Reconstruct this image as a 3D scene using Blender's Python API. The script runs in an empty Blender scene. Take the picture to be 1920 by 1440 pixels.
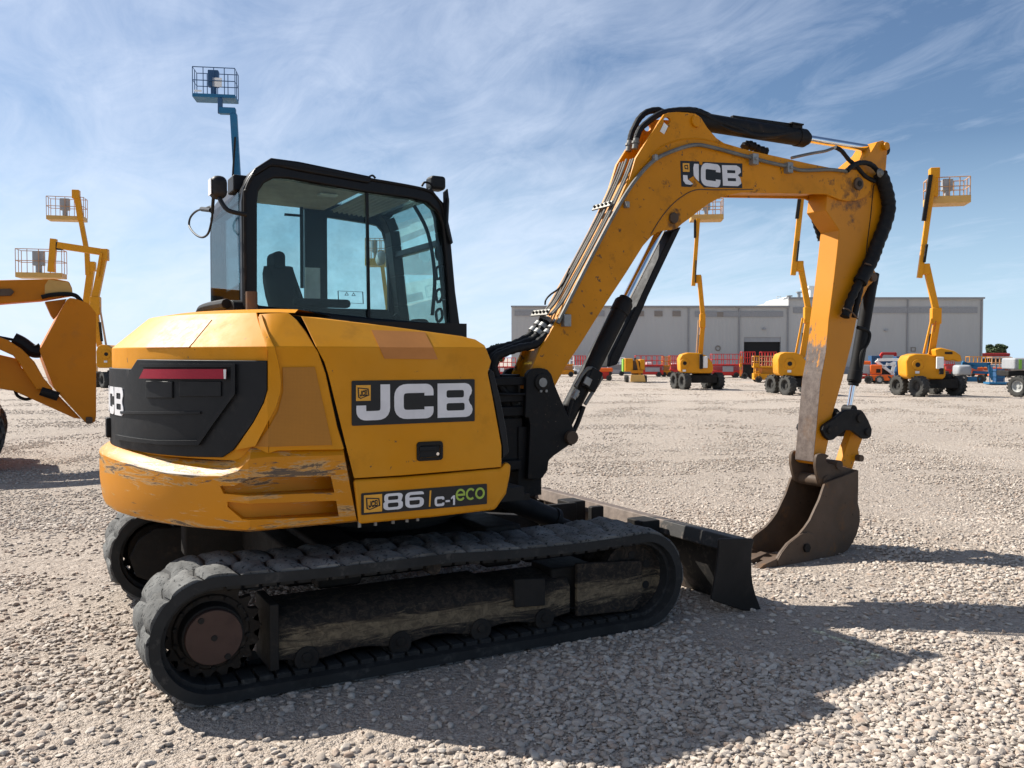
import bpy, bmesh, math, random
import numpy as np
from mathutils import Vector, Matrix, noise
random.seed(7); rng = np.random.default_rng(11)
S = bpy.context.scene
COL = S.collection
R_ = math.radians
pi = math.pi

# ------------------------------------------------------------------ camera (metres; excavator stands at the origin facing +X)
CAM = Vector((-1.7584, -4.8672, 1.4455)); YAW = 1.0696; PIT = -.0305; FPX = 1655.0
CF = Vector((math.cos(YAW)*math.cos(PIT), math.sin(YAW)*math.cos(PIT), math.sin(PIT)))
CR = Vector((math.sin(YAW), -math.cos(YAW), 0)); CU = CR.cross(CF)
FH = Vector((math.cos(YAW), math.sin(YAW), 0))
def ray(u, v): return CF + CR*((u-960)/FPX) - CU*((v-720)/FPX)
def onY(u, v, y):
    r = ray(u, v); return CAM + r*((y-CAM.y)/r.y)
def onX(u, v, x):
    r = ray(u, v); return CAM + r*((x-CAM.x)/r.x)
def onD(u, v, d):                       # vertical plane at horizontal distance d in front of the photographer
    r = ray(u, v); return CAM + r*(d/r.dot(FH))
cd = bpy.data.cameras.new('camera'); cam = bpy.data.objects.new('camera', cd); COL.objects.link(cam)
cam.location = CAM; cam.rotation_euler = CF.to_track_quat('-Z', 'Y').to_euler()
cd.sensor_width = 36; cd.lens = 36*FPX/1920; cd.clip_start = .05; cd.clip_end = 6000
S.camera = cam

# ------------------------------------------------------------------ materials
def nt(name):
    m = bpy.data.materials.new(name); m.use_nodes = True
    t = m.node_tree; return m, t, t.nodes['Principled BSDF']
def N(t, typ, **kw):
    n = t.nodes.new(typ)
    for k, v in kw.items():
        if k.startswith('i_'):
            key = k[2:]
            n.inputs[int(key) if key.isdigit() else key.replace('_', ' ')].default_value = v
        else: setattr(n, k, v)
    return n
def L(t, a, b): t.links.new(a, b)
def c4(c): return (c[0], c[1], c[2], 1)
def noise_tex(t, vec, scale, detail=6, rough=.6, dist=0):
    n = N(t, 'ShaderNodeTexNoise'); n.inputs['Scale'].default_value = scale
    n.inputs['Detail'].default_value = detail; n.inputs['Roughness'].default_value = rough
    n.inputs['Distortion'].default_value = dist
    if vec is not None: L(t, vec, n.inputs['Vector'])
    return n.outputs['Fac']
def ramp(t, fac, p0, p1, a=0., b=1.):
    n = N(t, 'ShaderNodeMapRange', clamp=True)
    L(t, fac, n.inputs[0]); n.inputs[1].default_value = p0; n.inputs[2].default_value = p1
    n.inputs[3].default_value = a; n.inputs[4].default_value = b
    return n.outputs[0]
def mixc(t, fac, a, b):
    n = N(t, 'ShaderNodeMix', data_type='RGBA')
    if hasattr(fac, 'links'): L(t, fac, n.inputs[0])
    else: n.inputs[0].default_value = fac
    for k, x in ((6, a), (7, b)):
        if hasattr(x, 'links'): L(t, x, n.inputs[k])
        else: n.inputs[k].default_value = c4(x)
    return n.outputs[2]
def mth(t, op, a, b=0.):
    n = N(t, 'ShaderNodeMath', operation=op)
    for k, x in ((0, a), (1, b)):
        if hasattr(x, 'links'): L(t, x, n.inputs[k])
        else: n.inputs[k].default_value = x
    return n.outputs[0]
def pos(t, scale=(1, 1, 1), rot=(0, 0, 0)):
    tc = N(t, 'ShaderNodeTexCoord'); mp = N(t, 'ShaderNodeMapping')
    mp.inputs['Scale'].default_value = scale; mp.inputs['Rotation'].default_value = rot
    L(t, tc.outputs['Object'], mp.inputs[0]); return mp.outputs[0]
def bump(t, b, h, strength, dist=.01):
    n = N(t, 'ShaderNodeBump'); n.inputs['Strength'].default_value = strength; n.inputs['Distance'].default_value = dist
    L(t, h, n.inputs['Height']); L(t, n.outputs[0], b.inputs['Normal'])

def paint(name, col, rough=.42, var=.12, dirt=.35, dirtcol=(.10, .065, .035), scale=4., stretch=(1, 1, 1), bmp=.03, metal=0., spec=.2, chips=0., chipcol=(.06, .045, .04), spots=(), fade=None):
    m, t, b = nt(name)
    p = pos(t, stretch)
    n1 = noise_tex(t, p, scale*.6, 4)
    base = mixc(t, ramp(t, n1, .3, .7), tuple(c*(1-var) for c in col), tuple(min(1, c*(1+var)) for c in col))
    if fade: base = mixc(t, ramp(t, noise_tex(t, p, 1.3, 5, .65), .42, .70, 0, .45), base, fade)
    n2 = noise_tex(t, p, scale*3.1, 9, .68)
    n3 = noise_tex(t, p, scale*.9, 3)
    msk = mth(t, 'MULTIPLY', ramp(t, n2, .52, .72), ramp(t, n3, .42, .7))
    base = mixc(t, mth(t, 'MULTIPLY', msk, dirt), base, dirtcol)
    if chips:
        n4 = noise_tex(t, p, scale*7, 8, .62, .4)
        base = mixc(t, ramp(t, n4, .72-chips*.14, .74-chips*.14), base, chipcol)
    for (su, sv), rad, amt in spots:                # grease and rust round the pins
        vd = N(t, 'ShaderNodeVectorMath', operation='DISTANCE'); L(t, p, vd.inputs[0]); vd.inputs[1].default_value = onY(su, sv, -.23)
        gr = mth(t, 'ADD', mth(t, 'MULTIPLY', ramp(t, vd.outputs[1], .02, rad, 1, 0), amt), noise_tex(t, p, 9, 9, .72))
        base = mixc(t, mth(t, 'MULTIPLY', ramp(t, gr, .60, .74), .8), base, (.055, .03, .015))
    L(t, base, b.inputs['Base Color'])
    L(t, ramp(t, n2, .3, .8, rough-.08, rough+.16), b.inputs['Roughness'])
    b.inputs['Metallic'].default_value = metal
    b.inputs['Specular IOR Level'].default_value = spec
    if bmp: bump(t, b, n2, bmp, .01)
    return m
def plain(name, col, rough=.5, metal=0., spec=.5):
    m, t, b = nt(name)
    n = noise_tex(t, pos(t), 9, 5)
    L(t, mixc(t, ramp(t, n, .3, .7), tuple(c*.88 for c in col), tuple(min(1, c*1.1) for c in col)), b.inputs['Base Color'])
    b.inputs['Roughness'].default_value = rough; b.inputs['Metallic'].default_value = metal
    b.inputs['Specular IOR Level'].default_value = spec
    return m

YEL = (.57, .222, .001)
M = {}
M['yellow'] = paint('machine_yellow', YEL, .50, .12, .45, (.20, .085, .010), 2.6, bmp=.04, chips=.34, chipcol=(.14, .08, .04), fade=(.58, .29, .035))
M['yellow_boom'] = paint('boom_yellow', (.55, .209, .001), .42, .12, .75, (.13, .06, .015), 3.2, bmp=.03, chips=.55, chipcol=(.13, .07, .03), spots=[((1598, 352), .26, .20), ((1262, 420), .12, .22), ((1304, 240), .10, .10)])
M['black'] = paint('black_plastic', (.010, .011, .0125), .5, .25, .5, (.06, .055, .05), 5, bmp=.02)
M['black_frame'] = paint('cab_black', (.006, .0063, .0075), .35, .2, .3, (.05, .045, .04), 4, bmp=.01)
M['steel_black'] = paint('black_steel', (.0075, .0075, .008), .6, .25, .6, (.07, .05, .035), 6, bmp=.03, chips=.3, chipcol=(.10, .07, .05))
M['hose'] = paint('hose_rubber', (.009, .009, .0095), .6, .2, .4, (.07, .065, .06), 12, bmp=.08)
M['rubber'] = paint('track_rubber', (.022, .0225, .0225), .72, .25, .7, (.14, .13, .115), 7, bmp=.1)
M['dusty_rubber'] = paint('dusty_tread', (.125, .125, .120), .9, .5, .95, (.028, .029, .030), 8, bmp=.8, chips=1.0, chipcol=(.024, .025, .026))
M['chrome'] = plain('chrome_rod', (.75, .75, .76), .12, 1.)
M['pipe'] = paint('zinc_pipe', (.17, .165, .15), .5, .25, .5, (.09, .07, .055), 12, metal=.5)
M['clamp'] = paint('clamp_metal', (.26, .26, .25), .5, .2, .5, (.08, .07, .06), 14, metal=.5)
M['rust'] = paint('worn_rust_steel', (.085, .058, .040), .6, .35, .9, (.20, .095, .032), 3.4, bmp=.15, chips=.5, chipcol=(.035, .026, .02), metal=.0)
M['sprocket'] = paint('dirty_sprocket', (.022, .017, .013), .6, .3, .8, (.10, .085, .07), 7, bmp=.2, chips=.5, chipcol=(.13, .115, .10))
M['blade'] = paint('blade_steel', (.17, .125, .10), .5, .4, .8, (.028, .026, .025), 4, bmp=.12, chips=.6, chipcol=(.16, .13, .11))
M['blade_end'] = paint('blade_end_steel', (.016, .014, .013), .5, .4, .6, (.06, .045, .035), 4, bmp=.1, chips=.3)
M['dark'] = plain('dark_cavity', (.006, .006, .006), .8)
M['under'] = paint('greasy_dark_steel', (.016, .0145, .013), .7, .4, .9, (.05, .038, .028), 6, bmp=.3)
M['hub'] = paint('brown_hub', (.062, .036, .028), .55, .2, .5, (.02, .014, .012), 6, bmp=.04)
M['red'] = paint('red_reflector', (.30, .012, .030), .35, .1, .2, (.1, .02, .02), 6)
M['white'] = plain('decal_white', (.66, .65, .66), .45)
M['decal_black'] = plain('decal_black', (.012, .012, .013), .42, 0, .3)
M['decal_yellow'] = plain('decal_yellow', (.70, .33, .02), .45)
M['lime'] = plain('decal_lime', (.32, .45, .05), .45)
M['sticker'] = paint('faded_sticker', (.46, .185, .05), .5, .08, .3, (.4, .15, .04), 8)
M['white_label'] = plain('white_label', (.7, .7, .68), .5)
M['liner'] = plain('cab_headliner', (.52, .47, .41), .9)
M['blind'] = plain('blind_grey', (.45, .46, .46), .8)
M['seat'] = plain('seat_black', (.008, .008, .0095), .8, 0, .2)
M['lens'] = plain('lamp_lens', (.8, .8, .78), .08)
M['reflection_brown'] = paint('reflection_brown', (.10, .05, .03), .5, .2, .5, (.03, .02, .015), 6)

def counterweight_mat():
    m, t, b = nt('scraped_yellow')
    p = pos(t); sx = N(t, 'ShaderNodeSeparateXYZ'); L(t, p, sx.inputs[0])
    n1 = noise_tex(t, p, 2, 4)
    base = mixc(t, ramp(t, n1, .3, .7), (.51, .193, .001), (.58, .219, .002))
    q = pos(t, (.8, .8, 5.5))
    n2 = noise_tex(t, q, 5, 12, .76, .5)
    # scuffed zones: near the shelf edge and near the bottom edge
    e1 = ramp(t, mth(t, 'ABSOLUTE', mth(t, 'SUBTRACT', sx.outputs[2], .945)), .0, .09, 1, 0)
    e2 = ramp(t, sx.outputs[2], .69, .76, .8, 0)
    zone = mth(t, 'MAXIMUM', e1, e2)
    side = ramp(t, mth(t, 'ADD', mth(t, 'ABSOLUTE', sx.outputs[1]), mth(t, 'MULTIPLY', sx.outputs[2], .6)), 1.46, 1.62, 0, 1)
    zone = mth(t, 'MAXIMUM', zone, mth(t, 'MULTIPLY', side, .38))
    thr = mth(t, 'ADD', n2, mth(t, 'MULTIPLY', zone, .13))
    base = mixc(t, ramp(t, thr, .585, .615), base, (.52, .30, .11))
    base = mixc(t, ramp(t, thr, .645, .66), base, (.13, .085, .05))
    n3 = noise_tex(t, q, 11, 9, .7, .8)
    base = mixc(t, mth(t, 'MULTIPLY', ramp(t, mth(t, 'ADD', n3, mth(t, 'MULTIPLY', zone, .12)), .665, .69), .9), base, (.09, .065, .05))
    n5 = noise_tex(t, pos(t, (1, 1, 14)), 4, 8, .7)
    base = mixc(t, mth(t, 'MULTIPLY', ramp(t, n5, .66, .72), .55), base, (.66, .48, .28))
    L(t, base, b.inputs['Base Color']); b.inputs['Roughness'].default_value = .45; b.inputs['Specular IOR Level'].default_value = .3
    bump(t, b, ramp(t, thr, .60, .66), .25, .004)
    return m
M['cw'] = counterweight_mat()

def arm_mat():
    m, t, b = nt('worn_arm_yellow')
    p = pos(t); sx = N(t, 'ShaderNodeSeparateXYZ'); L(t, p, sx.inputs[0])
    n1 = noise_tex(t, p, 2, 4)
    base = mixc(t, ramp(t, n1, .3, .7), (.51, .191, .001), (.58, .217, .002))
    q = pos(t, (1, 1, .35)); n2 = noise_tex(t, q, 13, 12, .78, .4)
    g = N(t, 'ShaderNodeNewGeometry'); gx = N(t, 'ShaderNodeSeparateXYZ'); L(t, g.outputs['Normal'], gx.inputs[0])
    back = ramp(t, gx.outputs[0], -.9, -.4, 1, 0)          # the inner face of the arm, rubbed bare by the load
    bare = mth(t, 'MULTIPLY', ramp(t, sx.outputs[2], 1.95, 1.10, 0, 1), back)
    thr = mth(t, 'ADD', n2, mth(t, 'MULTIPLY', bare, .42))
    base = mixc(t, ramp(t, thr, .70, .74), base, mixc(t, ramp(t, noise_tex(t, p, 20, 8, .75), .35, .7), (.075, .055, .045), (.17, .135, .115)))
    n3 = noise_tex(t, p, 13, 9, .7, .5)
    base = mixc(t, ramp(t, n3, .69, .72), base, (.12, .07, .03))
    n4 = noise_tex(t, p, 3.3, 7, .7)
    base = mixc(t, mth(t, 'MULTIPLY', ramp(t, n4, .58, .75), .5), base, (.17, .08, .02))
    # grease stains round the upper pivot
    vd = N(t, 'ShaderNodeVectorMath', operation='DISTANCE'); L(t, p, vd.inputs[0]); vd.inputs[1].default_value = onY(1600, 352, -.22)
    gr = mth(t, 'ADD', mth(t, 'MULTIPLY', ramp(t, vd.outputs[1], .03, .30, 1, 0), .30), noise_tex(t, p, 7, 8, .7))
    base = mixc(t, mth(t, 'MULTIPLY', ramp(t, gr, .62, .76), .8), base, (.04, .025, .018))
    L(t, base, b.inputs['Base Color']); b.inputs['Roughness'].default_value = .45; b.inputs['Specular IOR Level'].default_value = .3
    bump(t, b, n2, .05, .01)
    return m
M['arm'] = arm_mat()

def trackframe_mat():
    m, t, b = nt('muddy_track_frame')
    p = pos(t); sx = N(t, 'ShaderNodeSeparateXYZ'); L(t, p, sx.inputs[0])
    n1 = noise_tex(t, pos(t, (.4, 1, 3.0)), 6.5, 12, .80, 1.4)
    n2 = noise_tex(t, p, 26, 6, .7, 1.)
    band = ramp(t, mth(t, 'ABSOLUTE', mth(t, 'SUBTRACT', sx.outputs[2], .205)), .01, .11, .17, -.12)
    f = mth(t, 'ADD', n1, band)
    base = mixc(t, ramp(t, n2, .45, .72), (.020, .018, .0165), (.070, .053, .039))
    n3 = noise_tex(t, pos(t, (.8, 1, 1.4)), 9, 5, .6, 1.5)
    line = ramp(t, mth(t, 'ABSOLUTE', mth(t, 'SUBTRACT', n3, .5)), .004, .016, 1, 0)
    base = mixc(t, mth(t, 'MULTIPLY', line, ramp(t, n2, .45, .75, 0, .5)), base, (.15, .11, .065))
    base = mixc(t, ramp(t, f, .54, .64), base, mixc(t, ramp(t, n2, .35, .6), (.205, .158, .10), (.10, .078, .052)))
    L(t, base, b.inputs['Base Color']); b.inputs['Roughness'].default_value = .85; b.inputs['Specular IOR Level'].default_value = .15
    bump(t, b, n1, .5, .012)
    return m
M['tframe'] = trackframe_mat()
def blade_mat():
    m, t, b = nt('two_tone_blade')
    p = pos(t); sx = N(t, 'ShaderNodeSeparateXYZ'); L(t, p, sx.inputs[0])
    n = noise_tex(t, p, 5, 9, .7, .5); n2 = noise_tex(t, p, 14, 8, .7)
    bare = mixc(t, ramp(t, n2, .35, .7), (.10, .075, .06), (.20, .155, .125))  # brown tone for the far half
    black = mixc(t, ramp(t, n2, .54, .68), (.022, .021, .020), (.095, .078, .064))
    f = mth(t, 'ADD', n, mth(t, 'MULTIPLY', mth(t, 'ADD', sx.outputs[1], .35), .35))  # near-black towards the near end, brown towards the far end, noisy border
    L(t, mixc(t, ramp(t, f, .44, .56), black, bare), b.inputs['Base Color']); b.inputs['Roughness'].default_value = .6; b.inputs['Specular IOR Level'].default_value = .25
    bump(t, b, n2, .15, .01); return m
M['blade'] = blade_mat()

def mesh_grille_mat():
    m, t, b = nt('perforated_yellow')
    p = pos(t, (1, 0, 1)); v = N(t, 'ShaderNodeTexVoronoi'); v.inputs['Scale'].default_value = 170; v.inputs['Randomness'].default_value = 0
    L(t, p, v.inputs['Vector'])
    hole = ramp(t, v.outputs['Distance'], .0, .42, 1, 0)
    n = noise_tex(t, pos(t), 4, 9, .7); n2 = noise_tex(t, pos(t, (1, 1, 4)), 6, 8, .7, 1)
    base = mixc(t, ramp(t, n, .3, .7), (.36, .142, .002), (.42, .165, .003))
    base = mixc(t, ramp(t, n2, .66, .72), base, (.09, .05, .015))
    base = mixc(t, mth(t, 'MULTIPLY', ramp(t, hole, .35, .6), .38), base, (.12, .045, .002))
    L(t, base, b.inputs['Base Color']); b.inputs['Roughness'].default_value = .55
    bump(t, b, hole, -.3, .003)
    return m
M['perf'] = mesh_grille_mat()

def glass_mat(name, tint=(.70, .90, .88), refl=1.0):
    m = bpy.data.materials.new(name); m.use_nodes = True; t = m.node_tree; t.nodes.clear()
    o = N(t, 'ShaderNodeOutputMaterial'); tr = N(t, 'ShaderNodeBsdfTransparent'); gl = N(t, 'ShaderNodeBsdfGlossy'); mx = N(t, 'ShaderNodeMixShader')
    gl.inputs['Roughness'].default_value = .02; gl.inputs['Color'].default_value = (.9, .95, .95, 1)
    n = noise_tex(t, pos(t), 5, 8, .7)
    L(t, mixc(t, ramp(t, n, .35, .8), tint, tuple(c*.86 for c in tint)), tr.inputs['Color'])
    fr = N(t, 'ShaderNodeFresnel'); fr.inputs['IOR'].default_value = 1.45
    L(t, mth(t, 'MULTIPLY', fr.outputs[0], refl), mx.inputs[0]); L(t, tr.outputs[0], mx.inputs[1]); L(t, gl.outputs[0], mx.inputs[2])
    L(t, mx.outputs[0], o.inputs[0]); return m
M['glass'] = glass_mat('cab_glass', (.82, .93, .93), .5)
M['glass_front'] = glass_mat('front_glass', (.80, .95, .93), .25)
M['glass_rear'] = glass_mat('rear_glass', (.46, .54, .56), .5)

# ------------------------------------------------------------------ mesh building
class MB:
    def __init__(s): s.bm = bmesh.new()
    def box(s, c, size, rot=None):
        r = bmesh.ops.create_cube(s.bm, size=1)['verts']; mt = Matrix.Diagonal((*size, 1))
        if rot is not None: mt = rot.to_4x4() @ mt
        mt = Matrix.Translation(c) @ mt
        for v in r: v.co = mt @ v.co
        return s
    def bar(s, a, b, w, h, up=(0, 0, 1)):
        a = Vector(a); b = Vector(b); d = b-a; z = d.normalized(); up = Vector(up)
        if abs(z.dot(up)) > .97: up = Vector((1, 0, 0))
        x = up.cross(z).normalized(); y = z.cross(x)
        return s.box((a+b)/2, (w, h, d.length), Matrix((x, y, z)).transposed())
    def cyl(s, a, b, r0, r1=None, n=24, caps=True):
        r1 = r0 if r1 is None else r1; a = Vector(a); b = Vector(b); z = (b-a).normalized()
        q = z.to_track_quat('Z', 'Y'); ra = []; rb = []
        for i in range(n):
            t = 2*pi*i/n; e = q @ Vector((math.cos(t), math.sin(t), 0))
            ra.append(s.bm.verts.new(a+e*r0)); rb.append(s.bm.verts.new(b+e*r1))
        for i in range(n): s.bm.faces.new((ra[i], ra[(i+1) % n], rb[(i+1) % n], rb[i]))
        if caps: s.bm.faces.new(ra[::-1]); s.bm.faces.new(rb)
        return s
    def tube(s, pts, r, n=10, smooth=True, closed=False, sub=6, wob=0.):
        P = [Vector(p) for p in pts]
        if smooth and len(P) > 2:
            Q = []; m = len(P)
            rngi = range(m if closed else m-1)
            for i in rngi:
                p0 = P[(i-1) % m] if (closed or i > 0) else P[0]; p1 = P[i]; p2 = P[(i+1) % m]; p3 = P[(i+2) % m] if (closed or i < m-2) else P[-1]
                for k in range(sub):
                    t = k/sub
                    Q.append(.5*((2*p1)+(p2-p0)*t+(2*p0-5*p1+4*p2-p3)*t*t+(3*p1-p0-3*p2+p3)*t**3))
            if not closed: Q.append(P[-1])
            P = Q
        rings = []; prev = None; m = len(P)
        for i, p in enumerate(P):
            if closed: d = P[(i+1) % m]-P[i-1]
            else: d = P[min(i+1, m-1)]-P[max(i-1, 0)]
            d.normalize()
            if prev is None: x = d.orthogonal().normalized()
            else: x = (prev-d*prev.dot(d)).normalized()
            prev = x; y = d.cross(x); rr = r*(1+wob*math.sin(i*1.9)) if wob else r
            rings.append([s.bm.verts.new(p+(x*math.cos(2*pi*k/n)+y*math.sin(2*pi*k/n))*rr) for k in range(n)])
        for i in range(m if closed else m-1):
            a = rings[i]; b = rings[(i+1) % m]
            for k in range(n): s.bm.faces.new((a[k], a[(k+1) % n], b[(k+1) % n], b[k]))
        if not closed: s.bm.faces.new(rings[0][::-1]); s.bm.faces.new(rings[-1])
        return s
    def grid(s, rows, closed_u=False, closed_v=False, capu=False):
        V = [[s.bm.verts.new(p) for p in r] for r in rows]; nu = len(V); nv = len(V[0])
        for i in range(nu if closed_u else nu-1):
            for j in range(nv if closed_v else nv-1):
                try: s.bm.faces.new((V[i][j], V[(i+1) % nu][j], V[(i+1) % nu][(j+1) % nv], V[i][(j+1) % nv]))
                except ValueError: pass
        if capu and closed_v: s.bm.faces.new(V[0][::-1]); s.bm.faces.new(V[-1])
        return s
    def sheet(s, loops, fn, cutsa=(), cutsb=()):
        """2-D outline with holes -> a solid plate: fn(a, b, 0) is its front, fn(a, b, 1) its back"""
        b2 = bmesh.new(); ed = []
        for lp in loops:
            vs = [b2.verts.new((a, b, 0)) for a, b in lp]
            ed += [b2.edges.new((vs[i], vs[(i+1) % len(vs)])) for i in range(len(vs))]
        if len(loops) == 1:
            f = b2.faces.new([v for v in b2.verts]); bmesh.ops.triangulate(b2, faces=[f])
        else:
            bmesh.ops.triangle_fill(b2, use_beauty=True, use_dissolve=False, edges=ed, normal=(0, 0, 1))
        for k, cuts in ((0, cutsa), (1, cutsb)):
            for c in cuts:
                co = [0, 0, 0]; co[k] = c; no = [0, 0, 0]; no[k] = 1
                bmesh.ops.bisect_plane(b2, geom=list(b2.verts)+list(b2.edges)+list(b2.faces), plane_co=co, plane_no=no, dist=1e-5)
        b2.verts.index_update()
        A = {}; B = {}
        for v in b2.verts:
            A[v.index] = s.bm.verts.new(fn(v.co.x, v.co.y, 0)); B[v.index] = s.bm.verts.new(fn(v.co.x, v.co.y, 1))
        for f in b2.faces:
            i = [v.index for v in f.verts]
            try: s.bm.faces.new([A[k] for k in i]); s.bm.faces.new([B[k] for k in reversed(i)])
            except ValueError: pass
        for e in b2.edges:
            if len(e.link_faces) == 1:
                i, j = e.verts[0].index, e.verts[1].index
                s.bm.faces.new((A[i], A[j], B[j], B[i]))
        b2.free(); return s
    def ball(s, c, r, seg=16, sq=1.0):
        c = Vector(c); r = Vector(r) if hasattr(r, '__len__') else Vector((r, r, r)); rows = []
        f = lambda x: math.copysign(abs(x)**sq, x)
        for i in range(seg//2+1):
            th = -pi/2+pi*i/(seg//2)
            rows.append([c+Vector((f(math.cos(th))*f(math.cos(2*pi*k/seg))*r.x, f(math.cos(th))*f(math.sin(2*pi*k/seg))*r.y, f(math.sin(th))*r.z)) for k in range(seg)])
        s.grid(rows, closed_v=True); return s
    def build(s, name, mat, parent=None, bevel=0., seg=2, sharp=35, smooth=True, merge=True, solid=False):
        if merge: bmesh.ops.remove_doubles(s.bm, verts=s.bm.verts, dist=1e-5)
        bmesh.ops.recalc_face_normals(s.bm, faces=s.bm.faces)
        if (solid or all(e.is_manifold for e in s.bm.edges)) and s.bm.calc_volume(signed=True) < 0: bmesh.ops.reverse_faces(s.bm, faces=s.bm.faces)
        me = bpy.data.meshes.new(name); s.bm.to_mesh(me); s.bm.free()
        if mat is not None: me.materials.append(mat)
        if smooth: me.polygons.foreach_set('use_smooth', [True]*len(me.polygons))
        o = bpy.data.objects.new(name, me); COL.objects.link(o)
        if parent is not None: o.parent = parent
        if bevel:
            md = o.modifiers.new('bevel', 'BEVEL'); md.width = bevel; md.segments = seg; md.limit_method = 'ANGLE'; md.angle_limit = R_(38)
            md.harden_normals = True; md.use_clamp_overlap = True
        elif smooth: me.set_sharp_from_angle(angle=R_(sharp))
        return o
def empty(name, loc=(0, 0, 0), rz=0):
    o = bpy.data.objects.new(name, None); COL.objects.link(o); o.location = loc; o.rotation_euler = (0, 0, rz); o.empty_display_size = .3; return o
def tag(o, label=None, cat=None, group=None, kind=None):
    for k, v in (('label', label), ('category', cat), ('group', group), ('kind', kind)):
        if v: o[k] = v
    return o
def plateY(pts, y0, y1, holes=()):
    """plate standing in the X-Z plane from pixel outlines measured on the plane y0"""
    f = lambda l: [(onY(u, v, y0).x, onY(u, v, y0).z) for u, v in l]
    return MB().sheet([f(pts)]+[f(h) for h in holes], lambda a, b, k: (a, (y0, y1)[k], b))
def addY(mb, pts, yt, y0, y1, holes=()):
    f = lambda l: [(onY(u, v, yt).x, onY(u, v, yt).z) for u, v in l]
    return mb.sheet([f(pts)]+[f(h) for h in holes], lambda a, b, k: (a, (y0, y1)[k], b))
def circ(c, r, n=16): return [(c[0]+r*math.cos(2*pi*i/n), c[1]+r*math.sin(2*pi*i/n)) for i in range(n)]

# ------------------------------------------------------------------ lettering (own outlines, unit height)
def arcpath(pts, rad, n=5):
    """polyline with rounded corners"""
    out = []
    m = len(pts)
    for i, p in enumerate(pts):
        if i in (0, m-1): out.append(p); continue
        r = rad[i] if hasattr(rad, '__len__') else rad
        if r <= 0: out.append(p); continue
        p = Vector(p); a = (Vector(pts[i-1])-p); b = (Vector(pts[i+1])-p)
        rr = min(r, a.length*.5, b.length*.5); A = p+a.normalized()*rr; B = p+b.normalized()*rr
        for k in range(n+1):
            t = k/n; q = A*(1-t)**2+p*2*t*(1-t)+B*t*t; out.append((q.x, q.y))
    return out
def stroke(path, w):
    P = [Vector(p) for p in path]; Lf = []; Rt = []
    for i, p in enumerate(P):
        d0 = (P[i]-P[i-1]).normalized() if i else None; d1 = (P[i+1]-P[i]).normalized() if i < len(P)-1 else None
        if d0 is None: d0 = d1
        if d1 is None: d1 = d0
        n0 = Vector((-d0.y, d0.x)); n1 = Vector((-d1.y, d1.x)); n = (n0+n1).normalized(); k = w/2/max(.4, n.dot(n0))
        Lf.append(tuple(p+n*k)); Rt.append(tuple(p-n*k))
    return Lf+Rt[::-1]
def rrect(x0, y0, x1, y1, r, n=4):
    r = r if hasattr(r, '__len__') else (r,)*4; out = []
    for (cx, cy, a0), q in zip(((x1, y1, 0), (x0, y1, 90), (x0, y0, 180), (x1, y0, 270)), (r[0], r[1], r[2], r[3])):
        sx = -1 if cx == x1 else 1; sy = -1 if cy == y1 else 1
        if q <= 0: out.append((cx, cy)); continue
        for k in range(n+1):
            t = R_(a0+90*k/n); out.append((cx+sx*q+q*math.cos(t), cy+sy*q+q*math.sin(t)))
    return out
def glyph(ch):
    """list of shapes, each a list of loops (outer, holes); width returned too"""
    t = .26
    if ch == 'J': return [[stroke(arcpath([(.78, 1), (.78, .13), (.13, .13), (.13, .42)], [0, .22, .22, 0]), t)]], .91
    if ch == 'C': return [[stroke(arcpath([(.98, .66), (.98, .87), (.13, .87), (.13, .13), (.98, .13), (.98, .34)], [0, .2, .24, .24, .2, 0]), t)]], 1.11
    if ch == 'B':
        out = [(0, 0)]+[(1.04-.2+.2*math.cos(R_(a)), .22+.22*math.sin(R_(a))) for a in (-90, -60, -30, 0, 30, 55)]
        out += [(.92, .5)]+[(1.02-.2+.2*math.cos(R_(a)), .78+.22*math.sin(R_(a))) for a in (-50, -25, 0, 30, 60, 90)]+[(0, 1)]
        return [[out, rrect(.26, .58, .78, .80, .05, 2), rrect(.26, .20, .80, .42, .05, 2)]], 1.04
    if ch == '6':
        return [[stroke(arcpath([(.74, .80), (.74, .90), (.1, .90), (.1, .10), (.74, .10), (.74, .56), (.19, .56)], [0, .16, .2, .2, .2, .16, 0]), .18)]], .84
    if ch == '-': return [[[(0, .36), (.5, .36), (.5, .56), (0, .56)]]], .5
    if ch == '1': return [[[(.22, 0), (.46, 0), (.46, 1), (.26, 1), (0, .78), (0, .6), (.22, .72)]]], .46
    if ch == 'e': return [[stroke([(.19, .5), (.88, .5)]+[(.5+.4*math.cos(R_(a)), .5+.42*math.sin(R_(a))) for a in range(18, 330, 18)], .17)]], 1.0
    if ch == 'c': return [[stroke([(.5+.4*math.cos(R_(a)), .5+.42*math.sin(R_(a))) for a in range(40, 325, 18)], .17)]], .92
    if ch == 'o': return [[circ((.5, .5), .49, 24), circ((.5, .5), .31, 24)]], 1.0
def glyph8():
    out = rrect(0, 0, .84, .5, (.02, .02, .2, .2)); lo = [(x, y) for x, y in out]
    a = [(.84-.16+.16*math.cos(R_(d)), .82+.18*math.sin(R_(d))) for d in (0, 30, 60, 90)]+[(.04+.16-.16*math.sin(R_(d)), .82+.18*math.cos(R_(d))) for d in (0, 30, 60, 90)]
    left = [(.04, .62), (.07, .52), (.0, .42)]+[(.2-.2*math.cos(R_(d)), .2-.2*math.sin(R_(d))) for d in (0, 30, 60, 90)]
    right = [(.64+.2*math.sin(R_(d)), .2-.2*math.cos(R_(d))) for d in (0, 30, 60, 90)]+[(.84, .42), (.77, .52), (.80, .62)]
    return [[a+left+right, rrect(.2, .60, .64, .84, .06, 2), rrect(.19, .16, .65, .43, .07, 2)]], .84
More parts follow.
